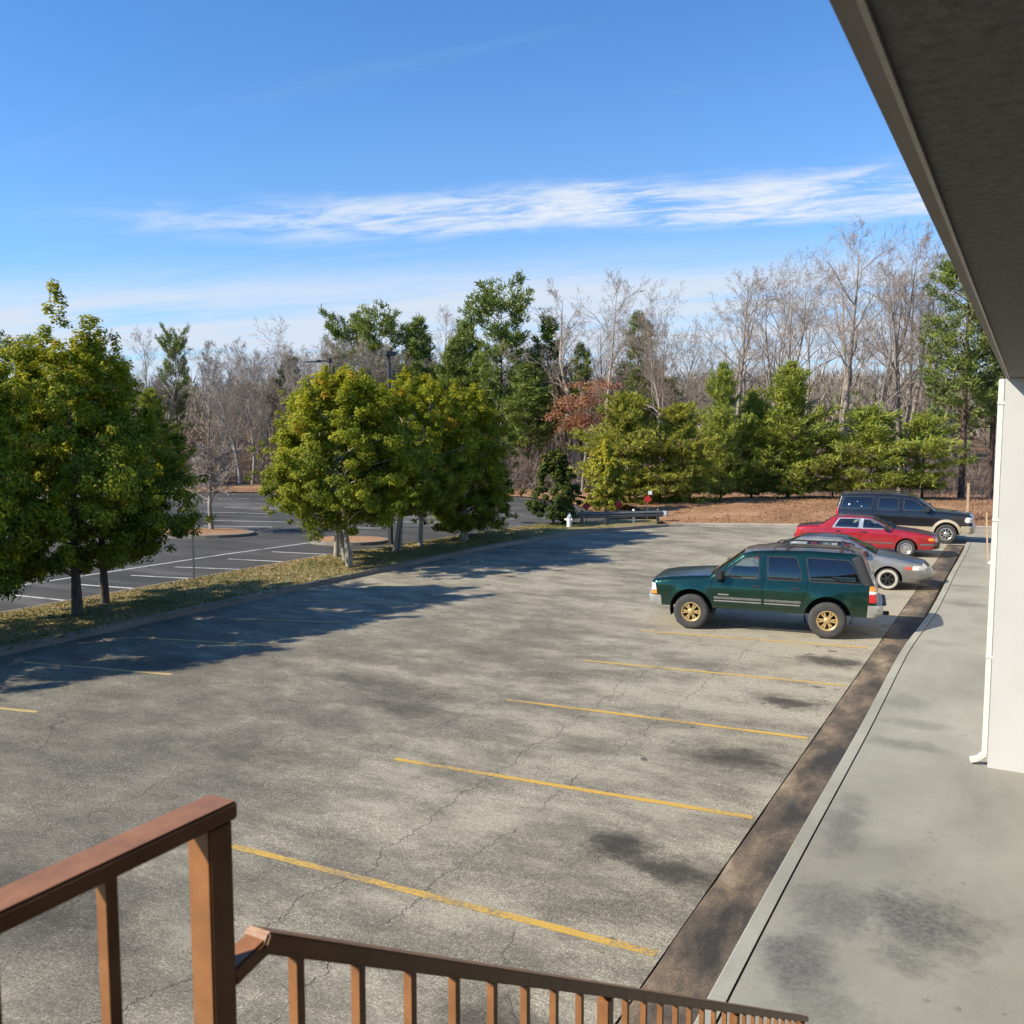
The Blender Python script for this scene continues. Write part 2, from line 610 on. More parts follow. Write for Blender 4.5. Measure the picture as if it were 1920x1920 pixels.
M_ASPH = mat_asphalt()
M_DARK = mat_dark_asphalt()
M_GUT = mat_gutter()
M_WALK = mat_walk('painted_walk_concrete', True)
M_KERB = mat_walk('kerb_concrete', False, (0.30, 0.29, 0.235))
M_OLDKERB = mat_walk('old_kerb_concrete', False, (0.23, 0.20, 0.155))
M_PALEK = mat_walk('pale_kerb_concrete', False, (0.40, 0.36, 0.29))
M_LITTER = mat_ground('leaf_litter', [(0.34, (0.16, 0.085, 0.045)), (0.48, (0.30, 0.17, 0.092)), (0.62, (0.42, 0.26, 0.15)), (0.74, (0.50, 0.36, 0.24))], 9)
M_FOREST = mat_ground('forest_floor', [(0.34, (0.10, 0.062, 0.038)), (0.5, (0.19, 0.115, 0.065)), (0.66, (0.27, 0.185, 0.11))], 2.5)
M_TURF = mat_ground('dormant_turf', [(0.36, (0.10, 0.105, 0.035)), (0.47, (0.19, 0.165, 0.068)), (0.58, (0.31, 0.225, 0.115)), (0.72, (0.40, 0.29, 0.165))], 10)
M_YEL = mat_paint('worn_yellow_paint', (0.52, 0.325, 0.06), (0.20, 0.17, 0.12), 0.62)
M_YEL2 = mat_paint('faded_yellow_paint', (0.40, 0.29, 0.11), (0.18, 0.16, 0.125), 0.62)
M_YEL3 = mat_paint('pale_yellow_paint', (0.46, 0.34, 0.13), (0.19, 0.17, 0.13), 0.66)
M_YEL4 = mat_paint('thin_yellow_paint', (0.50, 0.33, 0.085), (0.20, 0.17, 0.12), 0.63)
M_WHT = mat_paint('worn_white_paint', (0.50, 0.495, 0.46), (0.075, 0.072, 0.068), 0.63)
M_SOIL = simple('joint_soil', (0.035, 0.03, 0.025), 0.95)

SOUTH = -22.0
lot_edge = [(-18.0, SOUTH), (-18.0, 28.0), (-17.6, 32.0), (-16.6, 37.0), (-15.6, 39.6), (-14.4, 41.6), (-11.3, 43.1), (-7.74, 44.56), (-1.8, 47.0), (8.0, 51.0)]
lot_edge = smooth_path(lot_edge, 2)

# ground sheet out to the horizon, with the wooded rise behind
FWD = (-math.sin(R(28.875)), math.cos(R(28.875)))


def hill(x, y):
    d = x * FWD[0] + y * FWD[1]
    s = min(max((d - 95) / 150.0, 0), 1)
    s = s * s * (3 - 2 * s)
    return s * (9.5 + 2.0 * math.sin(x * 0.011 + 1.0) + 1.0 * math.sin(y * 0.02 + x * 0.017))


vs_, fs_ = [], []
rad = [0] + [6 * 1.16 ** i for i in range(37)]
NA = 72
for i, r_ in enumerate(rad):
    for k in range(NA):
        a = 2 * math.pi * k / NA
        x_, y_ = r_ * math.cos(a), 20 + r_ * math.sin(a)
        vs_.append((x_, y_, -0.04 + hill(x_, y_)))
for i in range(len(rad) - 1):
    for k in range(NA):
        k2 = (k + 1) % NA
        fs_.append((i * NA + k, (i + 1) * NA + k, (i + 1) * NA + k2, i * NA + k2))
gm = np_mesh('ground', np.array(vs_), np.array(fs_), M_FOREST, smooth=True)
tag(link('ground', gm), kind='structure')

# the worn car park, its concrete gutter, kerb and walkway
lot_poly = [(-2.61, SOUTH), (-2.61, 40.4), (8.0, 40.4), (8.0, 51.0)] + list(reversed(lot_edge))[1:]
tag(sheet('car_park', lot_poly, 0.0, M_ASPH), kind='structure')

# wavy edged gutter strip
g = MB()
rnd = random.Random(5)
ys = [SOUTH + i * 0.45 for i in range(int((40.4 - SOUTH) / 0.45) + 1)]
for a, b in zip(ys[:-1], ys[1:]):
    pass
vv, ff = [], []
for i, y_ in enumerate(ys):
    vv += [(-2.592 + rnd.uniform(-0.008, 0.008), y_, 0.001), (-2.034, y_, 0.012)]
    if i:
        ff.append((2 * i - 2, 2 * i - 1, 2 * i + 1, 2 * i))
gut = np_mesh('gutter_strip', np.array(vv), np.array(ff), M_GUT)
tag(link('gutter_strip', gut), kind='structure')


def kerb_run(name, path, h, w, mat, rad_=0.025):
    """kerb with a rounded face edge along a path; path is the face line, body to the left of travel"""
    prof = [(0.0, -0.05), (0.004, h - rad_), (0.012, h - rad_ * 0.35), (rad_, h), (w, h + 0.004), (w, -0.05)]
    rows = [offset_path(path, d) for d, _ in prof]
    vv, ff = [], []
    n = len(prof)
    for i in range(len(path)):
        for j in range(n):
            vv.append((rows[j][i][0], rows[j][i][1], prof[j][1]))
    for i in range(len(path) - 1):
        for j in range(n - 1):
            ff.append((i * n + j, i * n + j + 1, (i + 1) * n + j + 1, (i + 1) * n + j))
    me = np_mesh(name, np.array(vv), np.array(ff), mat)
    bm = bmesh.new(); bm.from_mesh(me); bmesh.ops.recalc_face_normals(bm, faces=bm.faces)
    bm.to_mesh(me); bm.free()
    return tag(link(name, me), kind='structure')


# walkway kerb: face at x=-2.03 looking at the cars (body to +x: travel towards -y)
pth = []
for i in range(70):
    y_ = 40.3 - i * 0.9
    pth.append((-2.03 + 0.016 * math.sin(y_ * 0.55) + 0.02 * math.sin(y_ * 0.21 + 1) + (0.09 * min(1, (y_ - 20) / 4) if y_ > 20 else 0), y_))
kerb_run('walkway_kerb', pth, 0.15, 0.155, M_KERB)
back = offset_path(pth, 0.172)
walk_poly = back + [(5.0, back[-1][1]), (5.0, back[0][1])]
walk = sheet('walkway', walk_poly, 0.146, M_WALK)
tag(walk, kind='structure')
end = MB()
end.box((-1.9, 40.27, -0.05), (5.0, 40.42, 0.142))
tag(end.obj('walkway_end_kerb', M_KERB, bevel=0.015), kind='structure')

# outer kerb of the car park: lot on the right of travel
lk = resample(lot_edge, 0.8)
cut = min(i for i, p in enumerate(lk) if p[0] > -14.8)
kerb_run('lot_kerb', lk[:cut + 1], 0.14, 0.16, M_OLDKERB)
kerb_run('far_kerb', lk[cut:], 0.15, 0.17, M_PALEK)

# planted island between the two car parks
isl_in = [p for p in offset_path(resample(lot_edge, 0.8), 0.158) if p[1] < 41.0 and p[0] < -14.5]
isl_out = smooth_path([(-21.8, SOUTH), (-21.8, 22.0), (-21.65, 26.5), (-20.9, 31.0), (-20.3, 36.5), (-19.6, 39.8), (-17.2, 42.6), (-15.6, 43.6)], 2)
isl_poly = isl_in + list(reversed(isl_out))
tag(sheet('island_turf', isl_poly, 0.125, M_TURF), kind='structure')
kerb_run('dark_lot_kerb', list(reversed(isl_out)), 0.128, 0.12, M_OLDKERB)

# leaf-strewn bank beyond the far kerb, a gentle mound
far = [p for p in offset_path(resample(lot_edge, 0.8), 0.158) if p[0] > -14.6 and p[1] > 40.5]
vv, ff = [], []
rows = [0, 0.8, 2.0, 4.0, 6.5, 9.5, 13.0, 18.0, 26.0]
hts = [0.135, 0.2, 0.3, 0.42, 0.5, 0.5, 0.4, 0.2, -0.08]
rnd = random.Random(3)
for j, d in enumerate(rows):
    o_ = offset_path(far, d)
    for i, p in enumerate(o_):
        vv.append((p[0], p[1], hts[j] + (rnd.uniform(-0.05, 0.05) if 0 < j < 8 else 0)))
nf = len(far)
for j in range(len(rows) - 1):
    for i in range(nf - 1):
        ff.append((j * nf + i, j * nf + i + 1, (j + 1) * nf + i + 1, (j + 1) * nf + i))
bank_me = np_mesh('leaf_bank', np.array(vv), np.array(ff), M_LITTER, smooth=True)
tag(link('leaf_bank', bank_me), kind='structure')

# the darker car park beyond the island
dark_poly = list(isl_out) + [(-15.8, 44.4), (-17.6, 45.2), (-20.5, 46.5), (-24, 51), (-29, 54.5), (-36, 53.5), (-48, 49), (-62, 42), (-80, 30), (-80, SOUTH)]
tag(sheet('dark_car_park', dark_poly, -0.004, M_DARK), kind='structure')
# straw-covered verge at its far side
verge = [(-20.5, 46.5), (-24, 51), (-29, 54.5), (-36, 53.5), (-48, 49), (-62, 42), (-80, 30)]
v2 = offset_path(resample(verge, 1.5), -7.0)
verge_poly = resample(verge, 1.5) + list(reversed(v2))
tag(sheet('pine_straw_verge', verge_poly, 0.06, M_LITTER), kind='structure')


def painted(name, a, b, w, mat, z, seed):
    rr = random.Random(seed)
    L = math.hypot(b[0] - a[0], b[1] - a[1])
    n = max(4, int(L / 0.12))
    dx_, dy_ = (b[0] - a[0]) / L, (b[1] - a[1]) / L
    vv, ff = [], []
    wx = 0.0
    for i in range(n + 1):
        s = i / n
        wx = wx * 0.9 + rr.uniform(-0.004, 0.004)
        cx, cy = a[0] + (b[0] - a[0]) * s, a[1] + (b[1] - a[1]) * s
        for sg in (-1, 1):
            o_ = sg * w / 2 + wx + rr.uniform(-0.006, 0.006)
            vv.append((cx - dy_ * o_, cy + dx_ * o_, z))
        if i:
            ff.append((2 * i - 2, 2 * i, 2 * i + 1, 2 * i - 1))
    me = np_mesh(name, np.array(vv), np.array(ff), mat)
    if me.polygons[0].normal.z < 0:
        me.flip_normals()
    return tag(link(name, me), kind='structure')


right_lines = [((-7.54, 7.2), (-2.66, 7.44)), ((-7.54, 10.29), (-2.66, 10.73)), ((-7.56, 13.53), (-2.68, 13.97)), ((-7.56, 16.61), (-2.66, 17.21)), ((-7.54, 19.69), (-2.75, 20.46)),
               ((-7.5, 23.9), (-2.7, 24.4)), ((-7.5, 30.0), (-2.7, 30.6)), ((-7.5, 36.4), (-2.7, 37.0)), ((-7.54, 4.0), (-2.66, 4.2)), ((-7.54, 0.8), (-2.66, 1.0))]
for i, (a, b) in enumerate(right_lines):
    painted('parking_line', a, b, 0.105, M_YEL if i < 3 or i > 7 else M_YEL4 if i < 5 else M_YEL2, 0.004, i)
left_lines = [((-17.6, 8.35), (-13.9, 9.24)), ((-17.07, 11.17), (-13.84, 11.91)), ((-17.03, 13.72), (-13.75, 14.6)), ((-16.73, 16.19), (-13.94, 17.2)), ((-16.8, 18.9), (-13.9, 19.9)), ((-17.0, 21.6), (-14.0, 22.6)), ((-17.0, 5.4), (-13.9, 6.3)), ((-17.0, 24.4), (-14, 25.4))]
for i, (a, b) in enumerate(left_lines):
    painted('parking_line', a, b, 0.10, M_YEL3, 0.004, 40 + i)
white_lines = [((-24.7, 15.62), (-21.95, 15.85)), ((-24.6, 17.61), (-21.95, 18.05)), ((-24.4, 19.57), (-21.95, 20.11)), ((-24.6, 21.46), (-21.95, 22.23)), ((-24.5, 23.7), (-21.9, 24.2)), ((-24.6, 13.5), (-21.95, 13.84)), ((-24.5, 25.9), (-21.8, 26.4)),
               ((-25.8, 12.0), (-25.5, 24.5)), ((-25.5, 24.5), (-24.9, 31.0)),
               ((-35.0, 30.9), (-30.6, 32.4)), ((-35.6, 33.2), (-31.0, 34.8)), ((-40.2, 36.3), (-35.6, 37.4)), ((-40.8, 39.2), (-36.0, 40.2)), ((-37.5, 28.9), (-33.2, 28.2)), ((-41, 42), (-36.5, 43.4)), ((-46.5, 40.8), (-44.5, 45)), ((-33, 38), (-29, 39.4)), ((-33, 41.5), (-29, 42.8)),
               ((-30, 36), (-25, 38)), ((-29.5, 33), (-25.5, 34.6)), ((-28, 43), (-24, 44.2)), ((-27, 40), (-22.5, 41.2))]
for i, (a, b) in enumerate(white_lines):
    painted('white_stall_line', a, b, 0.13, M_WHT, 0.001, 70 + i)

# islands of the dark car park
def round_island(name, cx, cy, rx, ry, rot, seed):
    pts = []
    for k in range(28):
        a = 2 * math.pi * k / 28
        x_, y_ = rx * math.cos(a), ry * math.sin(a)
        c, s = math.cos(rot), math.sin(rot)
        pts.append((cx + x_ * c - y_ * s, cy + x_ * s + y_ * c))
    mb = MB()
    inner = [(cx + (p[0] - cx) * 0.9, cy + (p[1] - cy) * 0.9) for p in pts]
    n = 28
    vs2 = [(p[0], p[1], -0.05) for p in pts] + [(p[0], p[1], 0.12) for p in pts] + [(p[0], p[1], 0.135) for p in inner] + [(cx, cy, 0.24)]
    fs2 = [(k, (k + 1) % n, n + (k + 1) % n, n + k) for k in range(n)] + [(n + k, n + (k + 1) % n, 2 * n + (k + 1) % n, 2 * n + k) for k in range(n)]
    mb.add(vs2, fs2, 0)
    mb.add([v for v in vs2], [(2 * n + k, 2 * n + (k + 1) % n, 3 * n) for k in range(n)], 1)
    return tag(mb.obj(name, [M_OLDKERB, M_LITTER]), kind='structure')


round_island('lot_island', -31.4, 28.6, 2.6, 1.5, R(20), 1)
round_island('lot_island', -23.8, 29.6, 1.6, 1.2, R(25), 2)

# ------------------------------------------------------------------ the motel, its stair and rail
M_STUCCO = simple('white_stucco', (0.50, 0.49, 0.468), 0.85, var=0.05, scale=1.2, bump=0.12, bscale=90)
M_SOFFIT = simple('grey_soffit_plaster', (0.155, 0.158, 0.155), 0.9, var=0.28, scale=30, bump=0.7, bscale=70)
M_FASCIA = simple('painted_edge_beam', (0.235, 0.218, 0.195), 0.75, var=0.1, scale=3, bump=0.15)
M_BACKDARK = simple('bounce_cutting_brown', (0.13, 0.10, 0.08), 0.9)  # unseen wall: made-up dark tone that cuts bounce light on the railing
M_DRIP = simple('drip_trim', (0.42, 0.40, 0.37), 0.5, var=0.1)
M_ROOF = simple('roof_membrane', (0.20, 0.19, 0.18), 0.9)
M_PIPEW = simple('white_downspout_metal', (0.62, 0.60, 0.54), 0.42, var=0.05)
M_PIPEB = simple('brown_downspout_metal', (0.17, 0.085, 0.065), 0.5, var=0.15)
M_SLAB = simple('darkened_stair_concrete', (0.09, 0.085, 0.08), 0.85, bump=0.2)  # unseen deck and treads, darkened so less bounce light reaches the railing
M_GLASSD = simple('dark_window_glass', (0.03, 0.035, 0.04), 0.08, var=0.02)
M_DOOR = simple('brown_door_paint', (0.16, 0.09, 0.06), 0.5)

SOF = 5.23
b = empty('motel_building', (0, 14, 0.146))
tag(b, 'white stucco motel wing with a dark overhanging soffit, standing on the grey walkway', 'building')


def part(o, par):
    o.parent = par
    o.matrix_parent_inverse = Matrix.Translation(par.location).inverted()
    return o


w = MB(); w.box((-0.285, 13.465, 0.147), (6.0, 33.2, SOF - 0.004)); part(w.obj('wall', M_STUCCO), b)
w = MB(); w.box((-0.78, 33.2, 0.147), (6.0, 40.1, SOF - 0.004)); part(w.obj('wing_wall', M_STUCCO), b)
w = MB(); w.box((3.2, -9.0, 0.147), (6.0, 13.46, SOF - 0.004)); bw = part(w.obj('back_wall', M_BACKDARK), b)
w = MB(); w.box((-0.235, -9.0, SOF), (6.2, 33.2, SOF + 0.16)); part(w.obj('soffit', M_SOFFIT, bevel=0.0), b)
w = MB(); w.box((-0.29, -9.0, SOF + 0.002), (-0.2385, 33.19, SOF + 0.28)); part(w.obj('fascia', M_FASCIA, bevel=0.006), b)
w = MB(); w.box((-0.247, -9.0, SOF - 0.012), (-0.236, 13.46, SOF + 0.001)); part(w.obj('drip_edge', M_DRIP), b)
w = MB(); w.box((-0.9, 33.21, SOF), (6.2, 40.4, SOF + 0.2)); part(w.obj('wing_roof', M_ROOF), b)
w = MB(); w.box((-0.28, -8.99, SOF + 0.29), (6.2, 33.1, SOF + 0.36)); part(w.obj('roof', M_ROOF), b)
for k, y_ in enumerate((2.0, 6.5, 11.0)):
    for z0 in (0.15, 2.97):
        w = MB(); w.box((3.12, y_ - 1.7, z0), (3.196, y_ - 0.75, z0 + 2.05)); part(w.obj('door', M_DOOR, bevel=0.01), b)
        w = MB(); w.box((3.13, y_ - 0.4, z0 + 0.6), (3.196, y_ + 1.3, z0 + 2.05)); part(w.obj('window', M_GLASSD, bevel=0.01), b)


def downspout(x, y, z0, z1, wx, wy, mat, mat2, out):
    w = MB()
    w.box((x - wx / 2, y - wy / 2, z0 + 0.16), (x + wx / 2, y + wy / 2, z1))
    o = w.obj('downspout', mat, bevel=0.008)
    e = MB()
    e.bar((x + 0.01, y, z0 + 0.17), (x - out * 0.45, y - 0.01, z0 + 0.075), wy, wx)
    e.bar((x - out * 0.40, y - 0.01, z0 + 0.08), (x - out, y - 0.02, z0 + 0.05), wy, wx)
    part_e = e.obj('elbow', mat2, None, bevel=0.008)
    kids = [part_e]
    for zz in (1.6, 3.4, 4.9):
        s = MB()
        s.box((x - wx / 2 - 0.004, y - wy / 2 - 0.01, zz), (x + wx / 2 + 0.03, y + wy / 2 + 0.01, zz + 0.03))
        kids.append(s.obj('strap', mat2))
    part(o, b)
    for c in kids:
        c.parent = o
    return o


downspout(-0.325, 13.55, 0.147, SOF - 0.01, 0.07, 0.085, M_PIPEW, M_PIPEW, 0.17)
downspout(-0.86, 33.9, 0.147, SOF - 0.01, 0.08, 0.10, M_PIPEB, M_PIPEW, 0.12)

# staircase: landing we stand on, treads and stringers
RX = -1.05
LAND = 2.97
stair = empty('staircase', (-0.4, 3.2, 0.147))
tag(stair, 'concrete stair flight and upper landing beneath the brown railing', 'staircase')
w = MB(); w.box((RX - 0.09, -8.9, LAND - 0.2), (3.19, 0.93, LAND)); part(w.obj('landing', M_SLAB, bevel=0.01), stair)
NS = 16
rise = (LAND - 0.147) / NS
run = 4.55 / (NS - 1)
for k in range(1, NS):
    z_ = LAND - rise * k
    y_ = 0.94 + run * (k - 1)
    w = MB(); w.box((RX + 0.035, y_, z_ - 0.05), (0.22, y_ + run + 0.02, z_))
    part(w.obj('tread', M_SLAB, bevel=0.006), stair)
M_STEEL = simple('brown_painted_steel', (0.27, 0.118, 0.043), 0.42, var=0.22, scale=14, bump=0.12)
ang = math.atan2(rise, run)
for x_ in (RX + 0.014, 0.245):
    w = MB()
    w.bar((x_, 0.94, LAND - 0.22), (x_, 0.94 + run * (NS - 1), LAND - 0.22 - rise * (NS - 1) + 0.09), 0.035, 0.26)
    part(w.obj('stringer', M_STEEL), stair)

rail = empty('metal_railing', (RX, 1.0, LAND))
tag(rail, 'brown square-tube metal railing with thin balusters running down the stair', 'railing')
TW = 0.052
PY0 = 0.965
w = MB(); w.box((RX - 0.03, -8.6, 4.04 - 0.028), (RX + 0.03, PY0 + 0.03, 4.04)); part(w.obj('top_rail', M_STEEL, bevel=0.004), rail)
w = MB(); w.box((RX - 0.02, -8.6, LAND + 0.09), (RX + 0.02, PY0 - 0.03, LAND + 0.125)); part(w.obj('bottom_rail', M_STEEL, bevel=0.003), rail)
S0, S1 = (1.06, 3.775), (5.57, 1.015)


def sz(y_):
    return S0[1] + (y_ - S0[0]) * (S1[1] - S0[1]) / (S1[0] - S0[0])


w = MB()
w.bar((RX, PY0 + 0.02, 3.758), (RX, 1.058, 3.774), 0.046, 0.03)
w.bar((RX, 1.05, sz(1.05) + 0.004), (RX, 5.62, sz(5.62) + 0.004), 0.052, 0.033)
part(w.obj('stair_rail', M_STEEL, bevel=0.004), rail)
w = MB()
w.bar((RX, PY0 + 0.02, sz(PY0) - 0.86), (RX, 5.5, sz(5.5) - 0.79), 0.04, 0.035)
part(w.obj('stair_bottom_rail', M_STEEL, bevel=0.003), rail)
posts = [(PY0, LAND - 0.15, 4.04 - 0.029), (2.49, sz(2.49) - 1.05, sz(2.49) - 0.02), (3.99, sz(3.99) - 1.05, sz(3.99) - 0.02), (5.52, 0.147, sz(5.52) - 0.02), (-1.0, LAND, 4.011), (-3.0, LAND, 4.011), (-5.0, LAND, 4.011)]
for i, (y_, z0, z1) in enumerate(posts):
    hw = 0.0235 if i == 0 else 0.02
    w = MB(); w.box((RX - hw, y_ - hw, z0), (RX + hw, y_ + hw, z1)); part(w.obj('post', M_STEEL, bevel=0.003), rail)
bal = []
for i in range(9):
    bal.append((1.145 + i * 0.1655, 1))
for i in range(8):
    bal.append((2.49 + 0.1665 * (i + 1), 1))
for i in range(8):
    bal.append((3.99 + 0.17 * (i + 1), 1))
for i in range(56):
    y_ = 0.785 - i * 0.1655
    if min(abs(y_ - q_[0]) for q_ in posts) > 0.05 and y_ > -8.5:
        bal.append((y_, 0))
HB = 0.0095
for y_, kind in bal:
    if any(abs(y_ - q_[0]) < 0.05 for q_ in posts):
        continue
    w = MB()
    if kind:
        w.box((RX - HB, y_ - HB, sz(y_) - 0.85), (RX + HB, y_ + HB, sz(y_) - 0.015))
    else:
        w.box((RX - HB, y_ - HB, LAND + 0.12), (RX + HB, y_ + HB, 4.011))
    part(w.obj('baluster', M_STEEL), rail)
#--P2END--
# ================================================================== VEGETATION
def leaf_mat(name, stops, trans=0.3, rough=0.5, spec=0.35):
    m, t, p = material(name)
    at_ = t.node('ShaderNodeAttribute', attribute_name='tint')
    col = t.ramp(at_.outputs['Fac'], stops)
    t.put(p.inputs['Base Color'], col)
    p.inputs['Roughness'].default_value = rough
    p.inputs['Specular IOR Level'].default_value = spec
    tr = t.node('ShaderNodeBsdfTranslucent')
    t.put(tr.inputs[0], t.mix(1.0, col, (1.25, 1.15, 0.55, 1), 'MULTIPLY'))
    mx = t.node('ShaderNodeMixShader')
    mx.inputs[0].default_value = trans
    out = m.node_tree.nodes['Material Output']
    t.nt.links.new(p.outputs[0], mx.inputs[1])
    t.nt.links.new(tr.outputs[0], mx.inputs[2])
    t.nt.links.new(mx.outputs[0], out.inputs[0])
    return m


def bark_mat(name, lo, hi, scale=6):
    m, t, p = material(name)
    v = t.obj()
    n = t.noise(t.mapv(v, (3, 3, 0.7)), scale, 5, 0.65)
    t.put(p.inputs['Base Color'], t.ramp(n, [(0.3, lo), (0.7, hi)]))
    p.inputs['Roughness'].default_value = 0.92
    p.inputs['Specular IOR Level'].default_value = 0.2
    t.put(p.inputs['Normal'], t.bump(n, 0.6, 0.03))
    return m


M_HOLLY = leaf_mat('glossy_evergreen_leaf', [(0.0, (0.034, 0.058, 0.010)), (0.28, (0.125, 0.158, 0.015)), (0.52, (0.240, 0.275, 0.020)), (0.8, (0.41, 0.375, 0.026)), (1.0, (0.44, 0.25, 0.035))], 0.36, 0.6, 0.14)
M_MAGN = leaf_mat('dark_magnolia_leaf', [(0.0, (0.022, 0.036, 0.010)), (0.5, (0.060, 0.085, 0.014)), (0.85, (0.14, 0.14, 0.02)), (1.0, (0.21, 0.12, 0.03))], 0.2, 0.6, 0.14)
M_YELL = leaf_mat('yellow_green_leaf', [(0.0, (0.09, 0.11, 0.014)), (0.5, (0.30, 0.30, 0.022)), (1.0, (0.52, 0.40, 0.03))], 0.35)
M_PINE = leaf_mat('pine_needles', [(0.0, (0.07, 0.11, 0.032)), (0.5, (0.185, 0.235, 0.05)), (1.0, (0.34, 0.36, 0.07))], 0.22, 0.55, 0.3)
M_YPINE = leaf_mat('young_pine_needles', [(0.0, (0.10, 0.145, 0.028)), (0.5, (0.28, 0.325, 0.05)), (1.0, (0.48, 0.46, 0.08))], 0.28, 0.55, 0.3)
M_CEDAR = leaf_mat('cedar_sprays', [(0.0, (0.12, 0.145, 0.028)), (0.5, (0.32, 0.325, 0.045)), (1.0, (0.52, 0.46, 0.075))], 0.28, 0.55, 0.3)
M_RUST = leaf_mat('rust_red_dead_leaf', [(0.0, (0.20, 0.085, 0.045)), (0.5, (0.36, 0.165, 0.095)), (1.0, (0.46, 0.25, 0.15))], 0.3, 0.7, 0.2)
M_BARKD = bark_mat('dark_bark', (0.06, 0.048, 0.040), (0.15, 0.125, 0.105))
M_BARKG = bark_mat('grey_and_sunlit_bark', (0.19, 0.165, 0.14), (0.40, 0.355, 0.30))  # grey bark of the bare wood; also carries the sunlit paleness of island trunks
M_BARKP = bark_mat('pine_bark', (0.055, 0.036, 0.028), (0.15, 0.10, 0.075))
M_BARKB = bark_mat('pale_bare_bark', (0.20, 0.165, 0.135), (0.40, 0.34, 0.285))
M_TWIG = bark_mat('winter_twigs', (0.23, 0.178, 0.138), (0.40, 0.32, 0.255))
M_TWIG2 = bark_mat('grey_winter_twigs', (0.25, 0.208, 0.172), (0.45, 0.38, 0.315))


def tubes_np(segs, n=4):
    """segs: list of (p0, p1, r0, r1) -> V, F quads"""
    S = np.array([list(a) + list(b) + [r0, r1] for a, b, r0, r1 in segs], dtype=np.float64)
    p0, p1, r0, r1 = S[:, 0:3], S[:, 3:6], S[:, 6], S[:, 7]
    d = p1 - p0
    d /= np.linalg.norm(d, axis=1, keepdims=True) + 1e-9
    ref = np.where(np.abs(d[:, 2:3]) < 0.9, np.array([[0, 0, 1.0]]), np.array([[1.0, 0, 0]]))
    s = np.cross(d, ref); s /= np.linalg.norm(s, axis=1, keepdims=True) + 1e-9
    u = np.cross(s, d)
    V = []
    for k in range(n):
        a = 2 * math.pi * k / n
        V.append(p0 + (s * math.cos(a) + u * math.sin(a)) * r0[:, None])
    for k in range(n):
        a = 2 * math.pi * k / n
        V.append(p1 + (s * math.cos(a) + u * math.sin(a)) * r1[:, None])
    V = np.stack(V, axis=1).reshape(-1, 3)
    base = (np.arange(len(S)) * 2 * n)[:, None]
    F = np.concatenate([base + np.array([[k, (k + 1) % n, n + (k + 1) % n, n + k]]) for k in range(n)], axis=0)
    return V, F


def leaves_np(C, Nrm, L, W, rs, fold=0.0):
    """diamond leaves at C facing Nrm with random spin"""
    n = len(C)
    Nrm = Nrm / (np.linalg.norm(Nrm, axis=1, keepdims=True) + 1e-9)
    rv = rs.normal(size=(n, 3))
    a = np.cross(Nrm, rv); a /= np.linalg.norm(a, axis=1, keepdims=True) + 1e-9
    b_ = np.cross(Nrm, a)
    L = np.broadcast_to(np.asarray(L, dtype=float), (n,))[:, None]
    W = np.broadcast_to(np.asarray(W, dtype=float), (n,))[:, None]
    V = np.stack([C - a * L / 2, C + b_ * W / 2 + Nrm * fold * W, C + a * L / 2, C - b_ * W / 2 + Nrm * fold * W], axis=1).reshape(-1, 3)
    F = np.arange(n * 4).reshape(-1, 4)
    return V, F


def bent_trunk(rs, h, r, lean=0.12, n=7):
    pts = []
    x_ = y_ = 0.0
    dx_, dy_ = rs.normal(size=2) * lean
    for i in range(n):
        s = i / (n - 1)
        pts.append((x_ + dx_ * s * h * 0.5 + rs.normal() * 0.02 * h * s * 0.4, y_ + dy_ * s * h * 0.5 + rs.normal() * 0.02 * h * s * 0.4, h * s))
    return pts


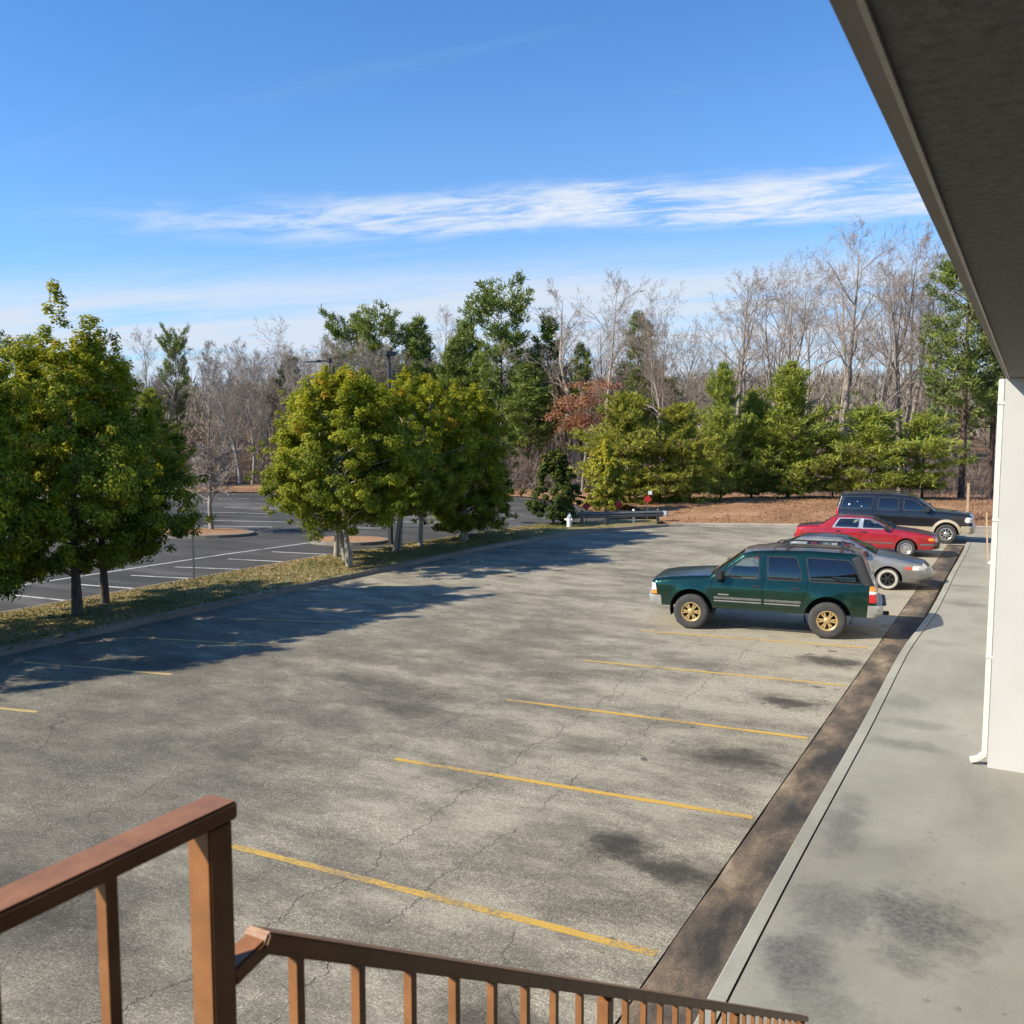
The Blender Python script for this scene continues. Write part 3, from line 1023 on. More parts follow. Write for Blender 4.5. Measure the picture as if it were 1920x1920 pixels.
def evergreen_meshes(seed, h, R0, crown_lo, mat, n_clump=230, per=105, leaf=0.092, spire=0.0, stems=1, shape=(0.62, 0.95, 1.0, 0.93, 0.78, 0.56, 0.30), clump_r=0.33, squash=0.72, bark=None, barer=0.10):
    rs = np.random.RandomState(seed)
    zs = np.linspace(crown_lo, h - spire, len(shape))
    lob = rs.uniform(0.86, 1.14, size=(9,))
    def rad_at(z, a):
        r = np.interp(z, zs, shape) * R0
        k = (a % (2 * math.pi)) / (2 * math.pi) * 9
        i = np.floor(k).astype(int) % 9
        return r * (lob[i] * (1 - (k - np.floor(k))) + lob[(i + 1) % 9] * (k - np.floor(k))) * (1 + 0.17 * np.sin(3 * a + 1.3 * z + seed) + 0.12 * np.sin(5 * a - 2.1 * z + 2 * seed) + 0.08 * np.sin(3.7 * z + a))
    cand = rs.uniform(crown_lo, h - spire, size=n_clump * 6)
    keep = rs.uniform(0, 1, size=len(cand)) < np.interp(cand, zs, shape)
    z = cand[keep][:n_clump]
    n = len(z)
    a = rs.uniform(0, 2 * math.pi, size=n)
    f = rs.uniform(0, 1, size=n) ** 0.42
    r = rad_at(z, a) * (0.18 + 0.82 * f) * rs.uniform(0.86, 1.12, size=n)
    C = np.stack([r * np.cos(a), r * np.sin(a), z], axis=1)
    C[:, 2] += rs.normal(size=n) * 0.12
    if spire > 0:
        k = int(9 + spire * 10)
        zz = np.linspace(h - spire - 0.3, h, k)
        rr = (h - zz + 0.12) / (spire + 0.3) * 0.40
        aa = rs.uniform(0, 6.28, size=k)
        sp = np.stack([rr * np.cos(aa), rr * np.sin(aa), zz], axis=1)
        C = np.concatenate([C, sp])
    # loose shoots that break the outline
    # hollows in the crown surface
    keepc = np.ones(len(C), dtype=bool)
    for _l in range(int(10 + R0 * 4)):
        zc = rs.uniform(crown_lo + 0.2, h - spire - 0.4); ac = rs.uniform(0, 6.283)
        rc_ = float(rad_at(np.array([zc]), np.array([ac]))[0]) * 0.92
        hc = np.array([rc_ * math.cos(ac), rc_ * math.sin(ac), zc])
        keepc &= np.linalg.norm(C - hc, axis=1) > rs.uniform(0.3, 0.55)
    keepc[n:] = True
    C = C[keepc]
    n = int(keepc[:n].sum())
    im = int(np.argmax(shape))
    sh_r = list(shape[im:])[::-1]; sh_z = list(zs[im:])[::-1]
    for _l in range(11):
        la, lr = rs.uniform(0, 6.283), rs.uniform(0.1, 0.8) * R0
        zt = float(np.interp(lr / R0, sh_r, sh_z)) + rs.uniform(0.1, 0.65)
        kk = 8
        zz = np.linspace(zt - 0.9, zt, kk)
        C = np.concatenate([C, np.stack([lr * np.cos(la) + rs.normal(size=kk) * 0.10 * (zt - zz + 0.1), lr * np.sin(la) + rs.normal(size=kk) * 0.10 * (zt - zz + 0.1), zz], axis=1)])
    ns = int(n * 0.55)
    zz = rs.uniform(crown_lo + 0.1, h - spire + 0.1, size=ns)
    aa = rs.uniform(0, 6.283, size=ns)
    rr = rad_at(zz, aa) * rs.uniform(1.0, 1.16, size=ns) + 0.06
    C = np.concatenate([C, np.stack([rr * np.cos(aa), rr * np.sin(aa), zz + 0.16 * rs.uniform(-1, 1, size=ns)], axis=1)])
    ncl = len(C)
    cr = np.concatenate([rs.uniform(0.6, 1.35, size=n) * clump_r, np.full(ncl - n, 0.17)])
    cnt = np.concatenate([np.full(n, per), np.full(ncl - n, 48)]).astype(int)
    idx = np.repeat(np.arange(ncl), cnt)
    m_ = len(idx)
    off = rs.normal(size=(m_, 3))
    off /= np.linalg.norm(off, axis=1, keepdims=True)
    off *= (rs.uniform(0, 1, size=(m_, 1)) ** 0.5)
    off[:, 2] *= squash
    P_ = C[idx] + off * cr[idx][:, None]
    cen = np.array([0, 0, 0.45 * h])
    out = (C[idx] - cen); out /= np.linalg.norm(out, axis=1, keepdims=True) + 1e-6
    Nn = off * 1.2 + out * 0.5 + np.array([0, 0, 0.55]) + rs.normal(size=(m_, 3)) * 0.34
    Ls = leaf * rs.uniform(0.6, 1.45, size=m_)
    V, F = leaves_np(P_, Nn, Ls, Ls * 0.52, rs, 0.12)
    tc = rs.uniform(-0.14, 0.16, size=ncl)
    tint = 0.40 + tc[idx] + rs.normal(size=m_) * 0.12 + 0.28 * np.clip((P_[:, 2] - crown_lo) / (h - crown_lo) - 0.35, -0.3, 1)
    orange = rs.uniform(0, 1, size=ncl) < 0.05
    tint = np.where(orange[idx] & (rs.uniform(0, 1, size=m_) < 0.6), tint + 0.38, tint)
    tint = np.repeat(np.clip(tint, 0, 1), 4)
    crown = np_mesh('crown', V, F, mat, tint)
    # trunk and limbs
    segs = []
    for s in range(stems):
        rs2 = np.random.RandomState(seed * 7 + s)
        tr = bent_trunk(rs2, h * 0.8, 0.1, 0.10 if stems == 1 else 0.22)
        ox, oy = (rs2.normal(size=2) * 0.13 if stems > 1 else (0, 0))
        rb = barer * (1.0 if stems == 1 else 0.75)
        tr = [(p[0] + ox, p[1] + oy, p[2] - 0.05) for p in tr]
        for i in range(len(tr) - 1):
            r0 = rb * (1 - i / len(tr) * 0.85) * (1.25 if i == 0 else 1)
            r1 = rb * (1 - (i + 1) / len(tr) * 0.85)
            segs.append((tr[i], tr[i + 1], r0, r1))
        order = rs2.permutation(n)[:26]
        for j in order:
            c = C[j]
            zb = max(crown_lo * 0.85, min(c[2] - 0.35 * math.hypot(c[0], c[1]), h * 0.72))
            s_ = zb / (h * 0.8) * (len(tr) - 1)
            i0 = int(min(max(s_, 0), len(tr) - 2))
            q_ = np.array(tr[i0]) + (np.array(tr[i0 + 1]) - np.array(tr[i0])) * (s_ - i0)
            midp = (q_ + c) / 2 + np.array([0, 0, 0.12])
            segs.append((q_, midp, 0.028, 0.018))
            segs.append((midp, c, 0.018, 0.007))
    Vt, Ft = tubes_np(segs, 7)
    trunk = np_mesh('trunk', Vt, Ft, bark or M_BARKD, smooth=True)
    return trunk, crown


def plant(name, loc, meshes, label, cat='tree', group=None, scale=(1, 1, 1), rz=0.0, partnames=('trunk', 'crown'), lean=(0, 0)):
    o = empty(name, loc, rz)
    o.scale = scale
    o.rotation_euler = (lean[0], lean[1], rz)
    for nm, me in zip(partnames, meshes):
        link(nm, me, o)
    return tag(o, label, cat, group)


def bare_meshes(seed, h, style, bark, twig, clear=0.3, spread=0.5, levels=4, forks=1, twigr=0.010, r0=None, dens=1.0):
    """leafless winter tree: trunk + limbs, and a crown of fine twigs"""
    rr = random.Random(seed)
    segs_t, segs_c, tw = [], [], []
    r0 = r0 or h * 0.0142

    def rot(d, ang, az):
        d = d.normalized()
        s = d.orthogonal().normalized()
        u = d.cross(s)
        ax = s * math.cos(az) + u * math.sin(az)
        return (d * math.cos(ang) + ax * math.sin(ang)).normalized()

    def grow(p, d, L, r, lev):
        n = (6, 5, 4, 3, 2)[min(lev, 4)]
        if lev == 0: n = 9
        pts = [(p.copy(), r)]
        q_ = p.copy()
        dd = d.copy()
        for i in range(n):
            wv = 0.055 if lev == 0 else 0.17
            dd = (dd + Vector((rr.gauss(0, wv), rr.gauss(0, wv), rr.gauss(0, wv) + (0.065 if lev else 0.03)))).normalized()
            q_ = q_ + dd * (L / n)
            pts.append((q_.copy(), r * (1 - (i + 1) / n * (0.94 if lev == 0 else 0.85))))
        if lev <= 2:
            tgt = segs_t if lev <= 1 else segs_c
            for a, b2 in zip(pts[:-1], pts[1:]):
                tgt.append((a[0], b2[0], a[1], b2[1]))
        else:
            for a, b2 in zip(pts[:-1], pts[1:]):
                tw.append((a[0], b2[0], max(a[1], twigr * 0.8)))
        if lev >= levels:
            return
        nb = {0: int(16 * dens), 1: int(9 * dens), 2: int(7 * dens), 3: 5}[min(lev, 3)]
        for k in range(nb):
            s = (clear + (1 - clear) * (k + rr.random()) / nb) if lev == 0 else (0.2 + 0.8 * (k + rr.random()) / nb)
            s = min(s, 0.999)
            f = s * n
            i0 = min(int(f), n - 1)
            bp = pts[i0][0].lerp(pts[i0 + 1][0], f - i0)
            br = pts[i0][1] * 0.62
            bd = (pts[i0 + 1][0] - pts[i0][0]).normalized()
            ang_ = rr.uniform(0.40, 0.95) * (spread / 0.5) if lev == 0 else rr.uniform(0.35, 0.85)
            nd = rot(bd, ang_, rr.uniform(0, 6.283))
            if lev == 0:
                Lb = h * (0.46 if style == 'spread' else 0.31) * (1.05 - 0.62 * (s - clear) / (1 - clear)) * rr.uniform(0.65, 1.15)
            else:
                Lb = L * rr.uniform(0.36, 0.62) * (1.1 - 0.5 * s)
            grow(bp, nd, Lb, max(br * rr.uniform(0.55, 0.9), 0.006), lev + 1)

    if forks == 1:
        grow(Vector((0, 0, -0.1)), Vector((rr.gauss(0, 0.03), rr.gauss(0, 0.03), 1)), h * 0.98, r0, 0)
    else:
        fk = h * rr.uniform(0.10, 0.16)
        segs_t.append((Vector((0, 0, -0.1)), Vector((0, 0, fk)), r0 * 1.15, r0))
        for k in range(forks):
            a = 6.283 * k / forks + rr.uniform(-0.4, 0.4)
            tl = rr.uniform(0.16, 0.42) * spread / 0.5
            grow(Vector((0, 0, fk * 0.96)), Vector((math.cos(a) * tl, math.sin(a) * tl, 1)).normalized(), h * rr.uniform(0.74, 0.9), r0 * 0.66, 0)
    # bring to the wanted height
    top = max([s[1].z for s in segs_t + segs_c] + [s[1].z for s in tw])
    k = h / top
    Vt, Ft = tubes_np([(a * k, b2 * k, r_a, r_b) for a, b2, r_a, r_b in segs_t], 6)
    trunk = np_mesh('trunk', Vt, Ft, bark, smooth=True)
    Vc, Fc = tubes_np([(a * k, b2 * k, r_a, r_b) for a, b2, r_a, r_b in segs_c] + [(a * k, b2 * k, r_, r_ * 0.7) for a, b2, r_ in tw], 3)
    crown = np_mesh('crown', Vc, Fc, twig)
    return trunk, crown


def pine_meshes(seed, h, R0, lo, mat, bark=None, young=False, tuft=0.26, whorl=0.42, per=5, top_round=False, r0=None, droop=0.0, dens=1.0, needle_w=0.045):
    rr = random.Random(seed)
    rs = np.random.RandomState(seed)
    segs = []
    r0 = r0 or h * 0.013
    sway = [rr.gauss(0, 0.012) * h for _ in range(2)]
    n = 10
    tp = [Vector((sway[0] * (i / n) ** 2, sway[1] * (i / n) ** 2, -0.1 + h * i / n)) for i in range(n + 1)]
    for i in range(n):
        segs.append((tp[i], tp[i + 1], r0 * (1 - 0.93 * i / n), r0 * (1 - 0.93 * (i + 1) / n)))
    cen, dirs, tl = [], [], []
    z = lo
    while z < h - 0.1:
        s = (z - lo) / (h - lo)
        if young:
            prof = ((1 - s) ** 0.72 * (0.62 + 0.38 * min(1, s * 5)) + 0.04) * (1 + 0.22 * math.sin(s * 17 + seed))
        elif top_round:
            prof = math.sin(math.pi * min(1, 0.16 + 0.84 * (1 - s)) ** 0.8) * 0.75 + 0.28
        else:
            prof = (0.5 + 0.5 * min(1, s * 3)) * (1 - s) ** 0.62 + 0.06
        nb = per if young else rr.randint(2, per)
        a0 = rr.uniform(0, 6.28)
        for k in range(nb):
            if not young and rr.random() < 0.18:
                continue
            a = a0 + 6.283 * k / nb + rr.uniform(-0.35, 0.35)
            Lb = R0 * prof * (rr.uniform(0.45, 1.4) if young else rr.uniform(0.6, 1.2))
            up = (0.32 if young else 0.22) + 0.45 * s - droop + rr.uniform(-0.12, 0.12)
            d = Vector((math.cos(a), math.sin(a), up)).normalized()
            f = z / h * n
            i0 = min(int(f), n - 1)
            bp = tp[i0].lerp(tp[i0 + 1], f - i0)
            m1 = bp + d * Lb * 0.55
            m2 = m1 + (d + Vector((0, 0, 0.25 if not droop else -0.05))).normalized() * Lb * 0.45
            br = max(0.012, r0 * 0.28 * (1 - 0.6 * s) * Lb / R0)
            segs.append((bp, m1, br, br * 0.65))
            segs.append((m1, m2, br * 0.65, 0.006))
            st = 0.12 if young else 0.38
            nt_ = max(3, int(Lb / (0.17 if young else 0.20) * 1.6 * dens))
            for q_ in range(nt_):
                u_ = st + (1 - st) * (q_ + rr.random()) / nt_
                c = bp.lerp(m1, u_ / 0.55) if u_ < 0.55 else m1.lerp(m2, (u_ - 0.55) / 0.45)
                side = d.cross(Vector((0, 0, 1))).normalized()
                w_ = (0.34 if young else 0.40) * Lb * (1 - 0.5 * u_) * rr.uniform(-1, 1)
                c2 = c + side * w_ + Vector((0, 0, rr.uniform(-0.05, 0.16) * (1 if young else 1.8)))
                if abs(w_) > 0.3:
                    segs.append((c, c2, 0.010, 0.005))
                cen.append(c2)
                dirs.append((d * 0.8 + side * w_ * 0.9 + Vector((0, 0, 0.55 if not droop else 0.15))).normalized())
        z += whorl * rr.uniform(0.75, 1.25) * (0.75 + 0.25 * (1 - s))
    cen.append(tp[-1]); dirs.append(Vector((0, 0, 1)))
    C = np.array([list(c) for c in cen]); D = np.array([list(d) for d in dirs])
    K = 11
    idx = np.repeat(np.arange(len(C)), K)
    m_ = len(idx)
    nd = D[idx] * 0.75 + rs.normal(size=(m_, 3)) * 0.62
    nd /= np.linalg.norm(nd, axis=1, keepdims=True)
    Ln = tuft * rs.uniform(0.6, 1.3, size=(m_, 1))
    base = C[idx] + rs.normal(size=(m_, 3)) * tuft * 0.30
    sd = np.cross(nd, rs.normal(size=(m_, 3))); sd /= np.linalg.norm(sd, axis=1, keepdims=True) + 1e-9
    V = np.stack([base - sd * needle_w * 0.5, base + sd * needle_w * 0.5, base + nd * Ln + sd * needle_w * 0.25, base + nd * Ln - sd * needle_w * 0.25], axis=1).reshape(-1, 3)
    F = np.arange(m_ * 4).reshape(-1, 4)
    tint = np.clip(0.42 + rs.normal(size=len(C)) * 0.16, 0, 1)[idx] + rs.normal(size=m_) * 0.12
    crown = np_mesh('crown', V, F, mat, np.repeat(np.clip(tint, 0, 1), 4))
    Vt, Ft = tubes_np(segs, 5)
    trunk = np_mesh('trunk', Vt, Ft, bark or M_BARKP, smooth=True)
    return trunk, crown


# ---- evergreen trees on the island
GI = 'evergreens on the planted island'
TZ = 0.12
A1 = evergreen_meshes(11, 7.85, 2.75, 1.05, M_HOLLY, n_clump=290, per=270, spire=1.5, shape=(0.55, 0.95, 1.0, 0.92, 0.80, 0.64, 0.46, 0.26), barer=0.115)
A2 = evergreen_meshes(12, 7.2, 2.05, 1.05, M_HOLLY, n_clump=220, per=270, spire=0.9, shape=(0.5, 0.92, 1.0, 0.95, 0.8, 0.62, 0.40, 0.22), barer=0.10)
B1 = evergreen_meshes(13, 6.3, 2.35, 1.4, M_HOLLY, n_clump=200, per=260, spire=0.25, barer=0.10, shape=(0.5, 0.9, 1.0, 0.95, 0.82, 0.62, 0.35), bark=M_BARKG)  # middle clump: sunlight on the trunks put into a paler bark colour
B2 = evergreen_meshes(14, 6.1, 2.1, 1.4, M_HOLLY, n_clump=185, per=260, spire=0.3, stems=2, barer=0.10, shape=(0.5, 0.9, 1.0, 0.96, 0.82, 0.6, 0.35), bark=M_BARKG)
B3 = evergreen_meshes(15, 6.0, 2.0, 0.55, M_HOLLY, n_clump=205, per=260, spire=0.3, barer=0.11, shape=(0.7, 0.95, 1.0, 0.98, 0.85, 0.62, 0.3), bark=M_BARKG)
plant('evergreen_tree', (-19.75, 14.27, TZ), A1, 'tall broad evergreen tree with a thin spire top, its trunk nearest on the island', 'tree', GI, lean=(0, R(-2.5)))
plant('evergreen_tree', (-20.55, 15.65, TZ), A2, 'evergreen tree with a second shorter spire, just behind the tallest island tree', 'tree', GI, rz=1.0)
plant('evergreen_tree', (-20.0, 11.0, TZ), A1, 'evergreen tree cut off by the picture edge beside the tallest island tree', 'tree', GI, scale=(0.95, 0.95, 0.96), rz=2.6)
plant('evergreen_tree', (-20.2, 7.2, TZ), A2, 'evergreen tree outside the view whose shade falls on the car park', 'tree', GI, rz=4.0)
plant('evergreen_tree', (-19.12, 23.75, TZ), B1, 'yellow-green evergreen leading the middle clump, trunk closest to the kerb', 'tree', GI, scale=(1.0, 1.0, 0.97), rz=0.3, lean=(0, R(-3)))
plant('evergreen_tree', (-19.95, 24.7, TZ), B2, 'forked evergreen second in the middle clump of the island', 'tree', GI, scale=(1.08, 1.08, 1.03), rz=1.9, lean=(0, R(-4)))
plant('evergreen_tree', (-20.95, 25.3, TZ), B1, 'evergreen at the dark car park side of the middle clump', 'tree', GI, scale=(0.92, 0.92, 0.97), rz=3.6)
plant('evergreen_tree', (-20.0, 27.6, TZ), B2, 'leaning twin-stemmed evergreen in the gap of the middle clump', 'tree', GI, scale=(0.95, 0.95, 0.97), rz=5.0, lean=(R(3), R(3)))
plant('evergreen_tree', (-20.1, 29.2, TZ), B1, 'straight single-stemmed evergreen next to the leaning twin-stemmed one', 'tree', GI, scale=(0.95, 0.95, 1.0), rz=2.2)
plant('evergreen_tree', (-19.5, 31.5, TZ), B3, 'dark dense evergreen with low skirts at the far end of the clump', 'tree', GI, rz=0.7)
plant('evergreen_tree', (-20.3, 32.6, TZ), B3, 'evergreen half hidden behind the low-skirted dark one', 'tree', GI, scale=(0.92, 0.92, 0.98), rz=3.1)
MG = evergreen_meshes(21, 3.2, 1.28, 0.2, M_MAGN, n_clump=120, per=80, leaf=0.15, spire=0.25, shape=(0.5, 0.9, 1.0, 0.92, 0.7, 0.42, 0.2), clump_r=0.28, barer=0.06)
plant('magnolia_shrub', (-19.3, 39.0, TZ), MG, 'small dark green rounded shrub by the white post at the island end', 'shrub')
YG = evergreen_meshes(22, 3.5, 1.25, 0.5, M_YELL, n_clump=130, per=80, leaf=0.14, spire=0.2, shape=(0.4, 0.8, 1.0, 0.95, 0.75, 0.5, 0.25), clump_r=0.27, barer=0.05)
plant('yellow_shrub', (-18.6, 43.4, 0.1), YG, 'bright yellow-green shrub behind the guard rail and red markers', 'shrub')

# ---- young pines and cedars along the bank
CE = pine_meshes(31, 6.4, 3.3, 0.35, M_CEDAR, young=True, tuft=0.20, whorl=0.46, per=8, droop=0.22, dens=1.5, needle_w=0.05)
YP = pine_meshes(32, 8.2, 2.4, 0.4, M_YPINE, young=True, tuft=0.24, whorl=0.42, per=6, dens=1.15, needle_w=0.05)
YP2 = pine_meshes(33, 5.4, 2.7, 0.8, M_YPINE, young=True, tuft=0.26, whorl=0.55, per=6, dens=1.05, needle_w=0.05, droop=0.1)
plant('cedar_tree', (-19.6, 48.3, 0.1), CE, 'broad yellow-green layered cedar behind the yellow shrub', 'tree', scale=(1.05, 1.05, 1.0))
plant('cedar_tree', (-16.9, 49.8, 0.3), CE, 'broad cedar with drooping sprays where the leaf bank begins', 'tree', scale=(0.92, 0.92, 0.88), rz=2.0)
plant('young_pine', (-15.9, 54.6, 0.3), YP, 'slim pointed young pine beside the drooping cedar', 'tree', scale=(0.86, 0.86, 0.99), rz=1.0)
plant('young_pine', (-14.6, 56.6, 0.3), YP, 'shorter young pine wedged between two pointed ones', 'tree', scale=(0.9, 0.9, 0.8), rz=4.0)
plant('young_pine', (-12.5, 57.0, 0.3), YP, 'widest cone-shaped young pine at the middle of the bank', 'tree', scale=(1.32, 1.32, 1.0), rz=2.5)
plant('young_pine', (-10.2, 58.6, 0.3), YP2, 'low young pine at the foot of the wide cone-shaped one', 'tree', scale=(0.85, 0.85, 0.72), rz=3)
plant('young_pine', (-8.0, 58.4, 0.3), YP2, 'open spreading young pine above the black vehicle', 'tree', scale=(1.25, 1.25, 1.02), rz=0.4)
plant('young_pine', (-5.4, 60.5, 0.3), YP2, 'spreading young pine beside the tall dark pine trunks', 'tree', scale=(1.1, 1.1, 0.95), rz=5)

# ---- tall pines
TP = pine_meshes(41, 17.7, 3.5, 5.2, M_PINE, tuft=0.32, whorl=0.55, per=5, dens=0.9, needle_w=0.065, r0=0.22)
TP2 = pine_meshes(42, 14.5, 3.0, 5.6, M_PINE, tuft=0.34, whorl=0.5, per=5, top_round=True, dens=0.95, needle_w=0.075, r0=0.19)
TP3 = pine_meshes(43, 13.5, 2.5, 4.5, M_PINE, tuft=0.32, whorl=0.5, per=6, dens=1.15, needle_w=0.07, r0=0.16)
plant('tall_pine', (-3.5, 64.1, 0), TP, 'tallest dark pine rising past the overhanging roof edge', 'tree', scale=(1.05, 1.05, 1.0))
plant('tall_pine', (-2.0, 66.8, 0), TP, 'tall pine nearest the motel wall behind the tallest pine', 'tree', scale=(0.95, 0.95, 0.9), rz=2)
plant('tall_pine', (-36.8, 65.0, 0), TP2, 'bright rounded pine standing highest above the middle clump', 'tree', scale=(1.08, 1.08, 1.02))
plant('tall_pine', (-35.0, 69.3, 0), TP3, 'narrow dull pine close behind the bright rounded pine', 'tree', scale=(1.1, 1.1, 1.0), rz=1)
plant('tall_pine', (-29.1, 75.0, 0), TP3, 'thin open pine between two bare trees against the sky', 'tree', scale=(1.15, 1.15, 1.04), rz=2)
plant('tall_pine', (-51.3, 68.4, 0), TP2, 'rounded pine behind the black lamp post', 'tree', scale=(1.0, 1.0, 0.96), rz=3)
plant('tall_pine', (-56.0, 69.5, 0), TP2, 'flat-topped pine behind the lamp with a long arm', 'tree', scale=(1.0, 1.0, 0.97), rz=4)
plant('tall_pine', (-47.6, 69.2, 0), TP3, 'narrow pine just past the black lamp post', 'tree', scale=(1.2, 1.2, 1.04), rz=5)
plant('tall_pine', (-43.2, 69.4, 0), TP3, 'slight pine just before the bright rounded pine', 'tree', scale=(1.1, 1.1, 1.01), rz=0.5)
plant('tall_pine', (-68.1, 60.2, 0), TP2, 'lone dark pine among the bare trees beyond the tall evergreen', 'tree', scale=(0.55, 0.55, 0.86), rz=1.5)
plant('tall_pine', (-65.9, 43.5, 0), TP2, 'pine half hidden behind the tall evergreen at the picture edge', 'tree', scale=(0.9, 0.9, 0.72), rz=2.5)
plant('tall_pine', (-33.0, 62.5, 0), TP3, 'short grey-green pine below the bright rounded pine', 'tree', scale=(1.25, 1.25, 0.68), rz=2.9)
plant('tall_pine', (-24.9, 71.0, 0), TP3, 'dim low pine seen through the bare trees', 'tree', scale=(1.2, 1.2, 0.62), rz=3.7)
plant('tall_pine', (-62.5, 52.5, 0), YP, 'green pine low at the edge of the bare wood beyond the dark car park', 'tree', scale=(1.3, 1.3, 0.95), rz=0.7)
plant('tall_pine', (-44.0, 56.5, 0), YP, 'green pine peeping out beside the middle clump of evergreens', 'tree', scale=(1.4, 1.4, 0.8), rz=1.7)
plant('tall_pine', (-38.5, 58.8, 0), YP2, 'small bushy pine behind the far end of the clump', 'tree', scale=(1.2, 1.2, 1.1), rz=2.7)

# ---- bare trees
BS = bare_meshes(51, 16.0, 'spread', M_BARKB, M_TWIG, clear=0.32, spread=0.55, levels=4, dens=0.92, twigr=0.007)
BF = bare_meshes(52, 16.8, 'spread', M_BARKB, M_TWIG, clear=0.30, spread=0.5, levels=4, forks=4, twigr=0.007, dens=0.7, r0=0.26)
BL = bare_meshes(53, 18.0, 'slim', M_BARKB, M_TWIG, clear=0.38, spread=0.45, levels=4, dens=0.94, twigr=0.007)
BL2 = bare_meshes(54, 15.0, 'slim', M_BARKB, M_TWIG, clear=0.3, spread=0.48, levels=4, dens=0.94, twigr=0.007)
BG = bare_meshes(55, 13.0, 'spread', M_BARKG, M_TWIG2, clear=0.25, spread=0.5, levels=4, dens=1.05, twigr=0.010)
BG2 = bare_meshes(56, 12.0, 'slim', M_BARKG, M_TWIG2, clear=0.2, spread=0.5, levels=4, dens=1.1, twigr=0.010)
bt = [
    ((-30.1, 65.3), BL2, 16.3 / 15, 1.3, 'feathery bare tree above the rust-leaved tree'),
    ((-27.3, 64.6), BL, 16.4 / 18, 1.0, 'pale straight bare tree just past the rust-leaved tree'),
    ((-21.7, 63.1), BS, 15.1 / 16, 0.9, 'vase-shaped bare tree over the drooping cedar'),
    ((-20.0, 68.5), BL2, 16.2 / 15, 1.0, 'thin bare tree between the vase-shaped and many-stemmed ones'),
    ((-14.8, 64.6), BF, 1.0, 1.05, 'big many-stemmed bare tree rising over the wide young pine'),
    ((-17.4, 65.5), BL, 15.8 / 18, 1.0, 'leaning bare tree just before the many-stemmed one'),
    ((-11.6, 68.7), BL, 19.2 / 18, 1.1, 'highest bare tree with a slim crown'),
    ((-9.9, 71.9), BL2, 18.8 / 15, 1.1, 'second slim bare tree close to the highest one'),
    ((-7.4, 68.2), BF, 18.5 / 16.8, 0.95, 'forked bare tree standing next to the tallest pine'),
    ((-6.0, 76.2), BL, 17.3 / 18, 1.0, 'faint bare tree between the forked one and the tallest pine'),
    ((-15.4, 76.8), BS, 17.3 / 16, 1.0, 'bare tree far behind the many-stemmed one'),
    ((-71.7, 57.1), BL2, 13.3 / 15, 1.0, 'pinkish slim bare tree beside the spire of the tallest evergreen'),
    ((-72.5, 60.1), BL, 14.2 / 18, 0.9, 'taller pinkish bare tree left of the lone dark pine'),
    ((-67.0, 58.1), BL2, 13.6 / 15, 1.0, 'pinkish bare tree touching the lone dark pine'),
    ((-60.2, 62.6), BS, 14.6 / 16, 0.95, 'round-crowned bare tree highest over the grey wood'),
    ((-48.0, 73.6), BL, 16.1 / 18, 0.9, 'pale bare tree poking above the pines near the black lamp post'),
    ((-53.2, 75.3), BL2, 15.6 / 15, 0.9, 'bare tree top behind the rounded pine by the lamp'),
    ((-46.0, 76.8), BL2, 15.3 / 15, 0.8, 'bare tree top beside the bright rounded pine'),
]
for i, (xy, me, k, kw, lab) in enumerate(bt):
    plant('bare_tree', (xy[0], xy[1], hill(*xy)), me, lab, 'tree', 'bare trees along the wood', scale=(kw * k if kw else k, kw * k if kw else k, k), rz=i * 1.37)
rr = random.Random(77)
cnt = 0
for i in range(54):
    # the dense grey wood beyond the dark car park
    s = rr.random()
    x_ = -73 + 30 * s + rr.uniform(-3, 3)
    y_ = 50.5 + rr.uniform(0, 20) + 9 * s * (1 if s < 0.6 else 1.0) - (3 if s < 0.3 else 0)
    me = (BG, BG2, BG2, BG)[i % 4]
    k = rr.uniform(0.66, 0.98)
    plant('bare_tree', (x_, y_, hill(x_, y_)), me, 'slender grey tree in the dense leafless wood beyond the dark car park', 'tree', 'grey trees of the leafless wood', scale=(k * 0.9, k * 0.9, k), rz=rr.uniform(0, 6.28))
for i in range(9):
    x_ = rr.uniform(-42, -2)
    y_ = 66 + rr.uniform(2, 26) + (x_ + 22) * -0.05
    me = (BG2, BL2, BG, BS)[i % 4]
    k = rr.uniform(0.5, 0.78)
    plant('bare_tree', (x_, y_, hill(x_, y_)), me, 'thin background tree in the leafless wood behind the pines', 'tree', 'thin trees behind the pines', scale=(k * 0.8, k * 0.8, k), rz=rr.uniform(0, 6.28))
BX = bare_meshes(57, 16.0, 'spread', M_BARKB, M_TWIG, clear=0.42, spread=0.62, levels=4, dens=0.88, twigr=0.007)
BY = bare_meshes(58, 15.0, 'spread', M_BARKB, M_TWIG, clear=0.25, spread=0.45, levels=4, forks=2, dens=0.78, twigr=0.007, r0=0.2)
